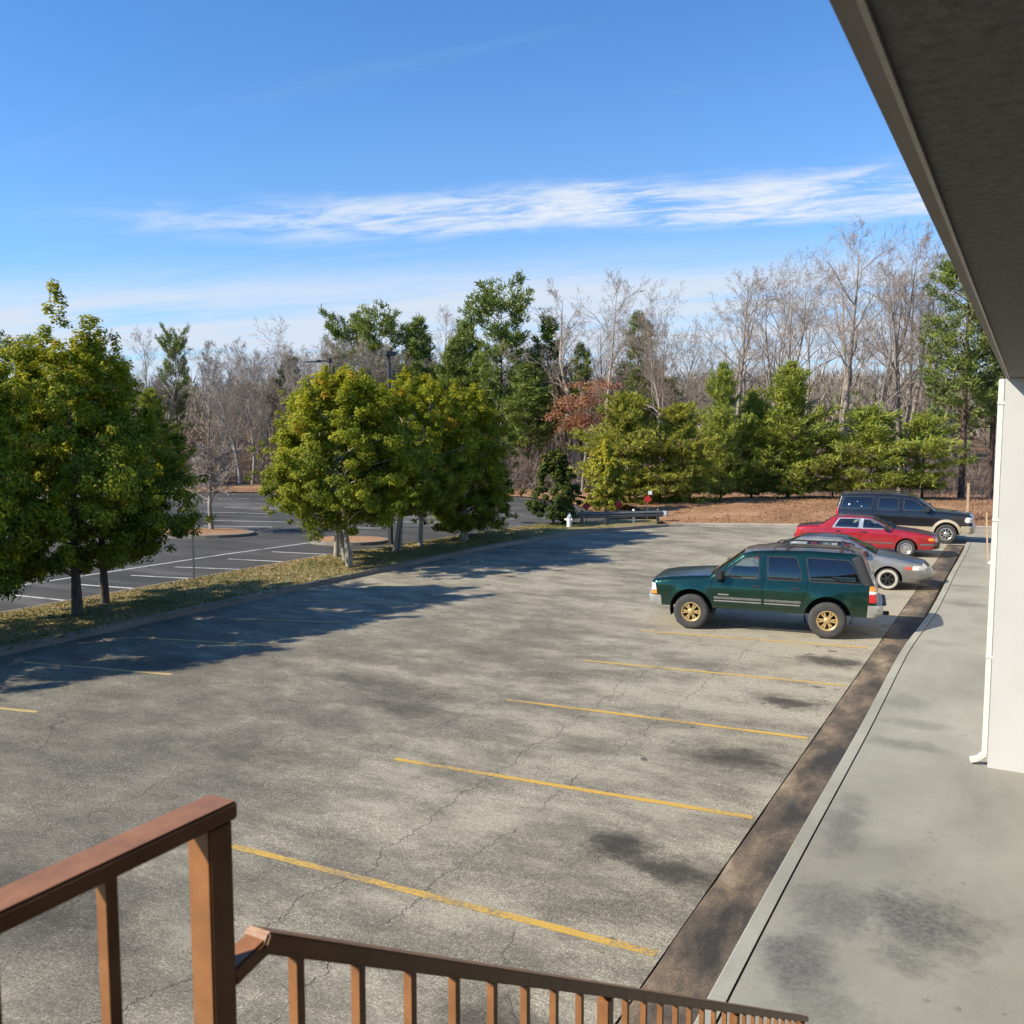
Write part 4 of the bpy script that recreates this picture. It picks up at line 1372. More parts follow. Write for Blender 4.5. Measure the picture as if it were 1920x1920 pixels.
more = [((-37.5, 70.5), BX, 13.0, 'bare tree filling the gap right behind the bright rounded pine'), ((-33.2, 70.0), BY, 14.2, 'twin-stemmed bare tree behind the narrow dull pine'), ((-31.5, 73.5), BX, 15.0, 'wide bare crown over the rust-leaved tree'),
        ((-25.6, 69.5), BY, 14.0, 'twin-stemmed bare tree past the pale straight one'), ((-23.8, 66.2), BX, 13.2, 'wide low bare crown before the vase-shaped tree'), ((-19.0, 64.2), BY, 13.0, 'bare tree with low forks above the slim pointed pine'),
        ((-12.9, 73.5), BX, 17.2, 'wide bare crown between the many-stemmed and highest trees'), ((-9.0, 66.0), BY, 14.5, 'twin-stemmed bare tree before the second slim one'), ((-5.0, 70.5), BX, 16.0, 'wide bare crown touching the tallest pine'),
        ((-41.5, 72.5), BX, 13.4, 'wide bare crown between two pines at the middle'), ((-63.5, 61.5), BX, 12.4, 'wide bare crown over the grey wood'), ((-56.8, 66.0), BY, 12.6, 'twin-stemmed bare tree by the lamp with the long arm')]
for i, (xy, me, hh, lab) in enumerate(more):
    k = hh / (16.0 if me is BX else 15.0)
    plant('bare_tree', (xy[0], xy[1], hill(*xy)), me, lab, 'tree', 'bare trees along the wood', scale=(k, k, k), rz=i * 1.9 + 0.4)
for i, (x_, y_, hh, w_, lab) in enumerate([(-40.0, 66.5, 10.5, 0.8, 'thin dull pine left of the bright rounded pine'), (-31.0, 67.5, 11.0, 0.75, 'thin dull pine rising from the rust-leaved tree'), (-45.5, 66.0, 10.0, 0.8, 'thin dull pine under the pale bare tree'), (-53.5, 65.0, 11.0, 0.85, 'thin pine by the pale lamp post'), (-26.5, 67.8, 9.0, 0.8, 'thin dim pine between the pale bare trees'), (-49.5, 64.0, 9.5, 0.8, 'thin pine right behind the middle clump'), (-58.5, 64.5, 10.8, 1.0, 'pine in the grey wood near the round-crowned bare tree'), (-54.8, 72.0, 13.2, 1.1, 'tall pine top left of the rounded pine by the lamp'), (-45.0, 73.5, 13.8, 1.1, 'tall pine top between lamp and bright rounded pine'), (-42.0, 66.0, 11.8, 1.0, 'pine crown close by the bright rounded pine'), (-50.5, 73.0, 14.0, 1.1, 'tall pine top right above the black lamp'), (-69.5, 54.0, 8.0, 1.1, 'low pine at the edge of the grey wood behind the tallest evergreen'), (-34.5, 65.5, 10.2, 1.1, 'grey-green pine just right of the bright rounded pine')]):
    plant('thin_pine', (x_, y_, 0), TP3, lab, 'tree', 'thin pines in the wood', scale=(w_, w_, hh / 13.5), rz=i * 2.1)
SM = bare_meshes(61, 3.9, 'spread', M_BARKG, M_TWIG2, clear=0.30, spread=0.66, levels=4, dens=1.2, twigr=0.008, r0=0.085)
plant('small_bare_tree', (-31.0, 29.1, 0.2), SM, 'small round-headed bare tree on the mulched island of the dark car park', 'tree', scale=(1.45, 1.45, 1.0))

# rust-leaved tree
ru_t, ru_c = bare_meshes(62, 8.0, 'spread', M_BARKG, M_TWIG, clear=0.4, spread=0.6, levels=3, twigr=0.01)
rs = np.random.RandomState(63)
cc = np.array([[rs.normal() * 1.25, rs.normal() * 1.25, rs.uniform(4.4, 7.9)] for _ in range(60)])
ix = np.repeat(np.arange(60), 60)
PP = cc[ix] + rs.normal(size=(3600, 3)) * np.array([0.42, 0.42, 0.16])
V, F = leaves_np(PP, rs.normal(size=(3600, 3)) + np.array([0, 0, 0.6]), 0.20, 0.12, rs, 0.1)
ru_l = np_mesh('leaves', V, F, M_RUST, np.repeat(rs.uniform(0, 1, 3600), 4))
plant('rust_leaved_tree', (-27.9, 61.0, 0), (ru_t, ru_c, ru_l), 'small tree holding rust-red dead leaves amid the bare wood', 'tree', partnames=('trunk', 'crown', 'leaves'), scale=(0.88, 0.88, 0.98))

# ---- stuff: the far wooded rise, undergrowth, grass and fallen leaves
rs = np.random.RandomState(5)


def merged(name, mesh_list, spots, mats, label, cat):
    """far wood as one mass: low tree shapes of twigs or leaves merged in one mesh"""
    me = bpy.data.meshes.new(name)
    return me


def far_wood():
    V_all, F_all, T_all = [], [], []
    off = 0
    for i in range(1500):
        d = 100 + 190 * rs.uniform() ** 1.2
        lat = rs.uniform(-0.62, 0.62) * d
        x_ = FWD[0] * d + FWD[1] * lat
        y_ = FWD[1] * d - FWD[0] * lat
        z_ = hill(x_, y_)
        ev = rs.uniform() < 0.34
        h_ = rs.uniform(5.5, 8.5)
        n_ = 110 if ev else 60
        u_ = rs.uniform(0, 1, n_)
        if ev:
            rr_ = (0.35 + 1.7 * np.sin(np.pi * np.clip(u_ * 0.9 + 0.05, 0, 1))) * rs.uniform(0.4, 1, n_)
        else:
            rr_ = (0.4 + 2.0 * np.sin(np.pi * np.clip(u_, 0, 1))) * rs.uniform(0.2, 1, n_)
        aa = rs.uniform(0, 6.28, n_)
        C = np.stack([x_ + rr_ * np.cos(aa), y_ + rr_ * np.sin(aa), z_ + h_ * (0.18 + 0.82 * u_)], axis=1)
        if ev:
            v, f = leaves_np(C, rs.normal(size=(n_, 3)) + np.array([0, 0, 0.8]), 0.75, 0.42, rs)
            tt = np.clip(0.75 + rs.normal(size=n_) * 0.12, 0.55, 1)
        else:
            dv = np.stack([np.cos(aa) * 0.5, np.sin(aa) * 0.5, np.full(n_, 1.0)], axis=1) + rs.normal(size=(n_, 3)) * 0.3
            dv /= np.linalg.norm(dv, axis=1, keepdims=True)
            sd = np.cross(dv, rs.normal(size=(n_, 3))); sd /= np.linalg.norm(sd, axis=1, keepdims=True)
            L = rs.uniform(1.2, 2.6, (n_, 1)); W = 0.085
            v = np.stack([C - sd * W, C + sd * W, C + dv * L + sd * W * .3, C + dv * L - sd * W * .3], axis=1).reshape(-1, 3)
            f = np.arange(n_ * 4).reshape(-1, 4)
            tt = np.clip(0.22 + rs.normal(size=n_) * 0.12, 0, 0.45)
        V_all.append(v); F_all.append(f + off); T_all.append(np.repeat(tt, 4)); off += len(v)
    return np.concatenate(V_all), np.concatenate(F_all), np.concatenate(T_all)


M_FAR = leaf_mat('far_wood', [(0.0, (0.19, 0.15, 0.12)), (0.45, (0.34, 0.285, 0.235)), (0.55, (0.075, 0.10, 0.045)), (1.0, (0.19, 0.215, 0.085))], 0.15, 0.9, 0.1)
V, F, T = far_wood()
tag(link('far_treeline', np_mesh('far_treeline', V, F, M_FAR, T)), 'mass of brown and green wood on the far rise behind the bare trees', 'woodland', kind='stuff')


def brush(n, fx, hmin, hmax, w):
    p = np.array([fx() for _ in range(n)])
    dv = rs.normal(size=(n, 3)) * 0.62 + np.array([0, 0, 0.9])
    dv /= np.linalg.norm(dv, axis=1, keepdims=True)
    L = rs.uniform(hmin, hmax, (n, 1))
    sd = np.cross(dv, rs.normal(size=(n, 3))); sd /= np.linalg.norm(sd, axis=1, keepdims=True)
    v = np.stack([p - sd * w, p + sd * w, p + dv * L + sd * w * .3, p + dv * L - sd * w * .3], axis=1).reshape(-1, 3)
    return v, np.arange(n * 4).reshape(-1, 4)


def rnd_right():
    x_ = rs.uniform(-42, 6)
    return (x_, max(59.5 + rs.uniform(0, 24) + (x_ + 10) * 0.12, 47 + (abs(x_ + 20) < 8) * 4), rs.choice([0.0, 0.0, 0.8, 1.6]))


def rnd_left():
    s = rs.uniform()
    x_ = -76 + 44 * s
    return (x_, 53 + rs.uniform(0, 22) + 7 * s - 12 * (x_ < -58) * (-(x_ + 58) / 18), rs.choice([0.0, 0.0, 1.0, 2.0, 3.0]))


v1, f1 = brush(16000, rnd_right, 0.6, 2.4, 0.011)
v2_, f2 = brush(16000, rnd_left, 0.8, 3.0, 0.012)
M_BRUSH = bark_mat('brush_stems', (0.15, 0.115, 0.092), (0.34, 0.27, 0.22))
tag(link('undergrowth', np_mesh('undergrowth', np.concatenate([v1, v2_]), np.concatenate([f1, f2 + len(v1)]), M_BRUSH)), 'tangle of brown leafless undergrowth below the trees of the wood', 'undergrowth', kind='stuff')

# grass tufts on the island
n = 26000
gx = rs.uniform(-21.7, -17.9, n); gy = rs.uniform(3, 39.5, n)
keep = (gx > np.interp(gy, [3, 24, 31, 38, 40], [-21.65, -21.6, -20.8, -20.0, -19.4])) & (gx < np.interp(gy, [3, 28, 32, 37, 40], [-17.9, -17.9, -17.6, -16.8, -15.8]))
gx, gy = gx[keep], gy[keep]
n = len(gx)
P0 = np.stack([gx, gy, np.full(n, 0.12)], axis=1)
dv = rs.normal(size=(n, 3)) * 0.45 + np.array([0, 0, 1.0]); dv /= np.linalg.norm(dv, axis=1, keepdims=True)
sd = np.cross(dv, rs.normal(size=(n, 3))); sd /= np.linalg.norm(sd, axis=1, keepdims=True)
L = rs.uniform(0.03, 0.085, (n, 1)); W = 0.016
V = np.stack([P0 - sd * W, P0 + sd * W, P0 + dv * L], axis=1).reshape(-1, 3)
M_GRASS = leaf_mat('dormant_grass', [(0.0, (0.075, 0.11, 0.022)), (0.45, (0.16, 0.17, 0.045)), (0.6, (0.32, 0.25, 0.11)), (1.0, (0.45, 0.33, 0.17))], 0.2, 0.7, 0.2)
patch = np.sin(gx * 1.9 + 2 * np.sin(gy * 0.7)) * 0.16 + np.sin(gy * 1.3 + gx) * 0.1
edge = np.clip((-20.6 - gx) / 1.0, 0, 1) * 0.35
tint = np.clip(0.38 + patch + edge + rs.normal(size=n) * 0.16, 0, 1)
tag(link('island_grass', np_mesh('island_grass', V, np.arange(n * 3).reshape(-1, 3), M_GRASS, np.repeat(tint, 3))), 'short patchy half-dormant grass on the planted island', 'grass', kind='stuff')

# fallen leaves on the bank, verge and mulch
n = 22000
lx = rs.uniform(-15.5, 5, n)
ly = 41.9 + (lx + 14.4) * 0.42 + rs.uniform(0.1, 16, n)
dd = (ly - (41.9 + (lx + 14.4) * 0.42)) * 0.92
lz = np.interp(dd, rows, hts) + 0.03
PP = np.stack([lx, ly, lz], axis=1)
m3 = 5000
lx3 = rs.uniform(-21.6, -18.2, m3); ly3 = rs.uniform(6, 38, m3)
kk = (rs.uniform(0, 1, m3) < 0.25 + 0.75 * np.clip((-20.4 - lx3) / 1.0, 0, 1)) & (lx3 > np.interp(ly3, [3, 24, 31, 38, 40], [-21.6, -21.5, -20.7, -19.9, -19.3]))
PP = np.concatenate([PP, np.stack([lx3, ly3, np.full(m3, 0.15)], axis=1)[kk]])
m2 = 7000
lx2 = rs.uniform(-60, -22, m2)
ly2 = np.interp(lx2, [-62, -48, -36, -29, -24, -20.5], [42, 49, 53.5, 54.5, 51, 46.5]) + rs.uniform(0.2, 6, m2)
PP = np.concatenate([PP, np.stack([lx2, ly2, np.full(m2, 0.09)], axis=1)])
V, F = leaves_np(PP, rs.normal(size=(len(PP), 3)) * 0.4 + np.array([0, 0, 1.0]), 0.085, 0.06, rs, 0.15)
M_FALL = leaf_mat('fallen_leaf', [(0.0, (0.22, 0.115, 0.06)), (0.5, (0.34, 0.195, 0.105)), (1.0, (0.44, 0.29, 0.17))], 0.1, 0.8, 0.15)
tag(link('fallen_leaves', np_mesh('fallen_leaves', V, F, M_FALL, np.repeat(rs.uniform(0, 1, len(PP)), 4))), 'orange-brown fallen leaves strewn over the bank and verge', 'leaves', kind='stuff')
#--P3END--
# ================================================================== VEHICLES
def paint(name, col, rough=0.35, metal=0.35, dirt=0.25, dirtcol=(0.16, 0.14, 0.11), fade=None):
    m, t, p = material(name)
    v = t.obj()
    x, y, z = t.xyz(v)
    n = t.noise(v, 2.2, 6, 0.65)
    c = t.ramp(n, [(0.3, tuple(a * 0.85 for a in col)), (0.7, tuple(min(1, a * 1.15) for a in col))])
    if fade:
        # clear coat gone on the roof and bonnet, bare brown primer in patches
        k = t.m('MULTIPLY', t.step(z, fade[1], fade[1] + 0.06), t.step(t.noise(v, 1.3, 5, 0.6), 0.36, 0.58))
        c = t.mix(t.m('MULTIPLY', k, 0.85), c, fade[0] + (1,))
    d = t.m('MULTIPLY', t.m('SUBTRACT', 1.0, t.step(z, 0.35, 0.95)), dirt)
    d = t.m('ADD', d, t.m('MULTIPLY', t.step(t.noise(v, 14, 5, 0.7), 0.60, 0.72), dirt * 0.7), clamp=True)
    c = t.mix(d, c, dirtcol + (1,))
    t.put(p.inputs['Base Color'], c)
    p.inputs['Metallic'].default_value = metal
    t.put(p.inputs['Roughness'], t.m('ADD', rough, t.m('MULTIPLY', d, 0.5)))
    p.inputs['Coat Weight'].default_value = 0.7
    p.inputs['Coat Roughness'].default_value = 0.12
    return m


def tinted_glass(name, tint, trans):
    m, t, p = material(name)
    nt = m.node_tree
    g = t.node('ShaderNodeBsdfGlossy')
    g.inputs['Roughness'].default_value = 0.03
    g.inputs['Color'].default_value = (0.9, 0.95, 1.0, 1)
    tr = t.node('ShaderNodeBsdfTransparent')
    tr.inputs[0].default_value = tint + (1,)
    df = t.node('ShaderNodeBsdfDiffuse')
    df.inputs[0].default_value = (0.02, 0.022, 0.025, 1)
    m1 = t.node('ShaderNodeMixShader'); m1.inputs[0].default_value = trans
    nt.links.new(df.outputs[0], m1.inputs[1]); nt.links.new(tr.outputs[0], m1.inputs[2])
    fr = t.node('ShaderNodeFresnel'); fr.inputs[0].default_value = 1.5
    m2 = t.node('ShaderNodeMixShader')
    nt.links.new(t.m('ADD', t.m('MULTIPLY', fr.outputs[0], 1.3), 0.04, clamp=True), m2.inputs[0])
    nt.links.new(m1.outputs[0], m2.inputs[1]); nt.links.new(g.outputs[0], m2.inputs[2])
    nt.links.new(m2.outputs[0], nt.nodes['Material Output'].inputs[0])
    return m


G_CLEAR = tinted_glass('clear_car_glass', (0.75, 0.86, 0.84), 0.92)
G_TINT = tinted_glass('tinted_car_glass', (0.12, 0.13, 0.14), 0.8)
C_RUB = simple('black_rubber', (0.018, 0.018, 0.018), 0.75, var=0.2)
C_TYRE = simple('dusty_tyre_rubber', (0.050, 0.048, 0.045), 0.9, var=0.25, scale=5)
C_BLK = simple('black_trim_plastic', (0.022, 0.022, 0.023), 0.55)
C_GREY = simple('grey_trim_plastic', (0.13, 0.13, 0.125), 0.6)
C_STRIP = simple('dull_strip', (0.24, 0.24, 0.23), 0.5)
C_CHROME = simple('chrome', (0.75, 0.75, 0.75), 0.14, 1.0, var=0.03)
C_ALLOY = simple('bright_alloy', (0.62, 0.61, 0.58), 0.28, 0.9, var=0.05)
C_GOLD = simple('gold_wheel_paint', (0.50, 0.35, 0.15), 0.4, 0.4, var=0.1)
C_UNDER = simple('underbody_black', (0.012, 0.012, 0.012), 0.9)
C_LAMP = simple('clear_lamp_lens', (0.80, 0.80, 0.76), 0.1, 0.2, var=0.06, coat=1.0)
C_AMBER = simple('amber_lens', (0.75, 0.25, 0.02), 0.15, var=0.06, coat=1.0)
C_RED = simple('red_lens', (0.50, 0.012, 0.014), 0.15, var=0.06, coat=1.0)
C_SEAT = simple('grey_seat_cloth', (0.17, 0.165, 0.155), 0.9)
C_SEATT = simple('tan_seat_cloth', (0.33, 0.27, 0.19), 0.9)
C_PLATE = simple('white_decal', (0.75, 0.77, 0.78), 0.5)


def inside(poly, X, Y):
    n = len(poly)
    c = np.zeros(X.shape, dtype=bool)
    j = n - 1
    for i in range(n):
        xi, yi = poly[i]
        xj, yj = poly[j]
        k = ((yi > Y) != (yj > Y)) & (X < (xj - xi) * (Y - yi) / ((yj - yi) if abs(yj - yi) > 1e-12 else 1e-12) + xi)
        c ^= k
        j = i
    return c


def shrink(poly, d):
    n = len(poly)
    A = sum(poly[i][0] * poly[(i + 1) % n][1] - poly[(i + 1) % n][0] * poly[i][1] for i in range(n))
    s = 1 if A > 0 else -1
    out = []
    for i in range(n):
        p0, p1, p2 = poly[i - 1], poly[i], poly[(i + 1) % n]
        a = Vector((p1[0] - p0[0], p1[1] - p0[1])); b2 = Vector((p2[0] - p1[0], p2[1] - p1[1]))
        if a.length < 1e-9 or b2.length < 1e-9:
            out.append(p1); continue
        a.normalize(); b2.normalize()
        na, nb = Vector((-a.y, a.x)) * s, Vector((-b2.y, b2.x)) * s
        m_ = na + nb
        k = d / max(0.35, 0.5 * m_.length_squared) if m_.length > 1e-6 else 0
        out.append((p1[0] + m_.x * k, p1[1] + m_.y * k))
    return out


def round_poly(poly, r, n=4):
    out = []
    L = len(poly)
    for i in range(L):
        p0, p1, p2 = Vector(poly[i - 1]), Vector(poly[i]), Vector(poly[(i + 1) % L])
        a, b2 = (p0 - p1), (p2 - p1)
        k = min(r, a.length * 0.45, b2.length * 0.45)
        s, e = p1 + a.normalized() * k, p1 + b2.normalized() * k
        for j in range(n + 1):
            u = j / n
            q_ = s * (1 - u) ** 2 + p1 * 2 * u * (1 - u) + e * u * u
            out.append((q_.x, q_.y))
    return out


def wheel_meshes(r, w, rim_r, style, rim_mat, whitewall=False):
    """lying along y, outer face at +y"""
    ty = MB()
    h = w / 2
    prof = [(rim_r, h * 0.80), (rim_r + 0.012, h * 0.95), ((rim_r + r) / 2, h * 1.02), (r - 0.035, h * 0.93), (r - 0.008, h * 0.74), (r, h * 0.55), (r, 0), (r, -h * 0.55), (r - 0.01, -h * 0.76), (r - 0.04, -h * 0.95), ((rim_r + r) / 2, -h * 1.0), (rim_r, -h * 0.8)]
    ty.lathe(prof, 36)
    tyre = ty.mesh('tyre', [C_TYRE], smooth=True)
    rm = MB()
    rm.lathe([(rim_r + 0.006, h * 0.86), (rim_r - 0.012, h * 0.90), (rim_r - 0.03, h * 0.80), (rim_r - 0.04, h * 0.30), (rim_r - 0.045, -h * 0.7)], 36)
    face = h * 0.66
    if style == 'six':
        for k in range(6):
            for dv in (-0.16, 0.16):
                a = 2 * math.pi * k / 6 + dv
                M_ = Matrix.Rotation(-a, 4, 'Y')
                rm.box((0.045, face - 0.02, -0.017), (rim_r - 0.02, face + 0.018, 0.017), 0, M_)
        rm.lathe([(0.0, face + 0.03), (0.055, face + 0.03), (0.075, face + 0.015), (0.085, face - 0.02)], 20)
    elif style == 'ten':
        for k in range(9):
            M_ = Matrix.Rotation(2 * math.pi * k / 9, 4, 'Y')
            rm.box((0.04, face - 0.015, -0.02), (rim_r - 0.02, face + 0.02, 0.02), 0, M_)
        rm.lathe([(0.0, face + 0.035), (0.05, face + 0.035), (0.075, face + 0.02), (0.085, face - 0.02)], 20)
    else:
        rm.lathe([(0.0, face + 0.03), (0.05, face + 0.03), (0.07, face + 0.005), (rim_r * 0.6, face), (rim_r * 0.68, face + 0.012)], 28)
        for k in range(14):
            M_ = Matrix.Rotation(2 * math.pi * k / 14, 4, 'Y')
            rm.box((rim_r * 0.62, face - 0.012, -0.014), (rim_r - 0.015, face + 0.014, 0.014), 0, M_)
    rim = rm.mesh('rim', [rim_mat], smooth=True)
    hb = MB()
    hb.lathe([(0.0, h * 0.1), (rim_r - 0.06, h * 0.1), (rim_r - 0.06, -h * 0.5), (0.0, -h * 0.5)], 20)
    hub = hb.mesh('wheel', [C_UNDER], smooth=False)
    ww = None
    if whitewall:
        q_ = MB()
        q_.lathe([(rim_r + 0.012, h * 0.98), ((rim_r + r) / 2, h * 1.04), (r - 0.045, h * 0.99)], 36)
        ww = q_.mesh('whitewall', [simple('whitewall_rubber', (0.40, 0.38, 0.33), 0.8)], smooth=True)
    return hub, tyre, rim, ww


def build_car(name, c):
    """c: dict with the side outline, openings and trims (x forward, z up)"""
    root = empty(name, (0, 0, 0))
    OL = c['outline']           # (x, z, edge_radius, crown, tag)
    # sample the outline
    S = []
    for i in range(len(OL) - 1):
        a, b2 = OL[i], OL[i + 1]
        L = math.hypot(b2[0] - a[0], b2[1] - a[1])
        n = max(1, int(L / 0.06))
        for k in range(n):
            u = k / n
            S.append((a[0] + (b2[0] - a[0]) * u, a[1] + (b2[1] - a[1]) * u, a[2] + (b2[2] - a[2]) * u, a[3] + (b2[3] - a[3]) * u, a[4]))
    S.append(OL[-1])
    SX = np.array([s[0] for s in S]); SZ = np.array([s[1] for s in S]); SR = np.array([s[2] for s in S])
    zk = [p[0] for p in c['section']]; yk = [p[1] for p in c['section']]
    xf, xr = SX.max(), SX.min()

    def half(x, z):
        y = np.interp(z, zk, yk)
        tf = np.clip((x - c['taper_f'][0]) / (xf - c['taper_f'][0]), 0, 1)
        tr = np.clip((c['taper_r'][0] - x) / (c['taper_r'][0] - xr), 0, 1)
        y = y - c['taper_f'][1] * tf ** 2.2 - c['taper_r'][1] * tr ** 2.2
        for wx, wz, Ra in c['arches']:
            d = np.hypot(x - wx, z - wz) - Ra
            y = y + c.get('flare', 0.02) * np.exp(-(d / 0.075) ** 2)
        return y

    def edge_round(x, z):
        x = np.atleast_1d(x); z = np.atleast_1d(z)
        best = np.full(x.shape, 9.0); rad_ = np.full(x.shape, 0.05)
        for i in range(len(SX) - 1):
            ax, az, bx, bz = SX[i], SZ[i], SX[i + 1], SZ[i + 1]
            L2 = (bx - ax) ** 2 + (bz - az) ** 2 + 1e-12
            u = np.clip(((x - ax) * (bx - ax) + (z - az) * (bz - az)) / L2, 0, 1)
            d = np.hypot(x - ax - u * (bx - ax), z - az - u * (bz - az))
            k = d < best
            best = np.where(k, d, best)
            rad_ = np.where(k, SR[i] + (SR[i + 1] - SR[i]) * u, rad_)
        e = np.clip(rad_ - best, 0, None)
        return rad_ - np.sqrt(np.clip(rad_ ** 2 - e ** 2, 0, None))

    # ---- side polygon with wheel arches
    zs = c['sill']
    low = []
    for (wx, wz, Ra) in sorted(c['arches']):
        dz_ = zs - wz
        a0 = math.asin(max(-1, min(1, dz_ / Ra)))
        arc = [(wx - math.cos(a) * Ra, wz + math.sin(a) * Ra) for a in np.linspace(a0, math.pi - a0, 22)]
        low.append(arc)
    bottom = []
    for arc in low:
        bottom += arc
    side = [(s[0], s[1]) for s in S] + [(p[0], p[1]) for p in resample([(S[-1][0], S[-1][1])] + bottom + [(S[0][0], S[0][1])], 0.08)[1:-1]]
    # ---- features
    feats = c['features']       # dict(name, poly, mat, push, parent, seal, gap)
    loops = [side]
    regs = []                   # (poly, key, mat, push)
    for f in feats:
        poly = f['poly']
        if f.get('r'):
            poly = round_poly(poly, f['r'])
        if f.get('seal'):
            inn = shrink(poly, f['seal'])
            regs.append((inn, f['key'], f['mat'], f.get('push', 0)))
            regs.append((poly, f.get('sealkey', f.get('parent', 'body')), C_BLK, 0.004))
            loops += [resample(inn + [inn[0]], 0.09)[:-1], resample(poly + [poly[0]], 0.09)[:-1]]
        elif f.get('gap'):
            inn = shrink(poly, f['gap'])
            regs.append((inn, f['key'], f['mat'], f.get('push', 0)))
            regs.append((poly, 'body', C_BLK, -0.012))
            loops += [resample(inn + [inn[0]], 0.09)[:-1], resample(poly + [poly[0]], 0.09)[:-1]]
        else:
            regs.append((poly, f['key'], f['mat'], f.get('push', 0)))
            loops += [resample(poly + [poly[0]], 0.09)[:-1]]
    pts, edges = [], []
    for lp in loops:
        o_ = len(pts)
        pts += [Vector(p) for p in lp]
        edges += [(o_ + i, o_ + (i + 1) % len(lp)) for i in range(len(lp))]
    gx = np.arange(xr + 0.03, xf, 0.062); gz = np.arange(zs - 0.1, SZ.max(), 0.05)
    GX, GZ = np.meshgrid(gx, gz)
    GX = GX + (np.arange(GX.shape[0]) % 2)[:, None] * 0.031
    GX, GZ = GX.ravel(), GZ.ravel()
    keep = inside(side, GX, GZ)
    GX, GZ = GX[keep], GZ[keep]
    pts += [Vector((a, b2)) for a, b2 in zip(GX, GZ)]
    # extra rows just inside the outline so that the rolled edge is smooth
    for frac in (0.12, 0.35, 0.65, 1.0):
        for i in range(1, len(S) - 1):
            tx, tz = S[i + 1][0] - S[i - 1][0], S[i + 1][1] - S[i - 1][1]
            L = math.hypot(tx, tz) or 1
            q_ = (S[i][0] + tz / L * S[i][2] * frac * c.get('wind', -1), S[i][1] - tx / L * S[i][2] * frac * c.get('wind', -1))
            if inside(side, np.array([q_[0]]), np.array([q_[1]]))[0]:
                pts.append(Vector(q_))
    res = delaunay_2d_cdt(pts, edges, [], 0, 1e-4)
    P2 = np.array([[v.x, v.y] for v in res[0]])
    T = np.array([f for f in res[2] if len(f) == 3])
    cx = P2[T].mean(axis=1)
    ok = inside(side, cx[:, 0], cx[:, 1])
    T, cx = T[ok], cx[ok]
    assign = np.full(len(T), -1)
    for ri, (poly, *_r) in enumerate(regs):
        k = (assign < 0) & inside(poly, cx[:, 0], cx[:, 1])
        assign[k] = ri
    Yh = half(P2[:, 0], P2[:, 1]) - edge_round(P2[:, 0], P2[:, 1])
    # bow the nose and tail in plan to meet the over-the-top panel
    parts = {}
    def put(key, sgn, mat, V, F):
        parts.setdefault((key, sgn), []).append((mat, V, F))
    order = sorted(set(assign.tolist()))
    for sgn in (1, -1):
        for ri in order:
            tri = T[assign == ri]
            if len(tri) == 0:
                continue
            key, mat, push = ('body', c['paint'], 0.0) if ri < 0 else (regs[ri][1], regs[ri][2], regs[ri][3])
            ids, inv = np.unique(tri.ravel(), return_inverse=True)
            bul = 0.0
            if mat in (G_CLEAR, G_TINT):
                zz0, zz1 = P2[ids, 1].min(), P2[ids, 1].max()
                bul = 0.024 * (1 - ((P2[ids, 1] - (zz0 + zz1) / 2) / ((zz1 - zz0) / 2)) ** 2)
            V = np.stack([P2[ids, 0], sgn * (Yh[ids] + push + bul), P2[ids, 1]], axis=1)
            F = inv.reshape(-1, 3)
            # triangles wound so that normals face outwards
            a = P2[tri[0]]
            area = (a[1, 0] - a[0, 0]) * (a[2, 1] - a[0, 1]) - (a[2, 0] - a[0, 0]) * (a[1, 1] - a[0, 1])
            if (area > 0) == (sgn > 0):
                F = F[:, ::-1]
            put(key, sgn, mat, V, F)
    # ---- over-the-top panels
    tcut = sorted(set([0, 0.2, 0.4, 0.6, 0.8, 0.9, 0.97, 1.0] + c.get('tcuts', [])))
    tt = [-v for v in reversed(tcut) if v > 0] + tcut
    ring = []
    for i, s in enumerate(S):
        a, b2 = S[max(i - 1, 0)], S[min(i + 1, len(S) - 1)]
        tx, tz = b2[0] - a[0], b2[1] - a[1]
        L = math.hypot(tx, tz) or 1
        nx, nz = tz / L * c.get('wind', -1) * -1, -tx / L * c.get('wind', -1) * -1
        yy = float(half(np.array([s[0]]), np.array([s[1]]))[0]) - s[2]
        ring.append([(s[0] + nx * s[3] * (1 - v * v), v * yy, s[1] + nz * s[3] * (1 - v * v)) for v in tt])
    for i in range(len(S) - 1):
        for j in range(len(tt) - 1):
            tm = abs(tt[j] + tt[j + 1]) / 2
            key, mat = c['top'](S[i][4], tm)
            q_ = [ring[i][j], ring[i + 1][j], ring[i + 1][j + 1], ring[i][j + 1]]
            sg = 0
            if key.endswith('*'):
                key = key[:-1]; sg = 1 if tt[j] + tt[j + 1] > 0 else -1
            put(key, sg, mat, np.array(q_), np.array([[0, 1, 2, 3]]))
    # ---- make the objects
    objs = {}
    par_of = {f['key']: f.get('parent') for f in feats}
    name_of = {f['key']: f.get('name', f['key']) for f in feats}
    par_of.update(c.get('parents', {})); name_of.update(c.get('names', {}))
    todo = sorted(parts.keys(), key=lambda k: (par_of.get(k[0]) is not None, k[0], -k[1]))
    merged_body = {}
    for (key, sg), lst in list(parts.items()):
        if key == 'body':
            merged_body.setdefault(('body', 0), []).extend(lst)
    todo = [('body', 0)] + [k for k in todo if k[0] != 'body']
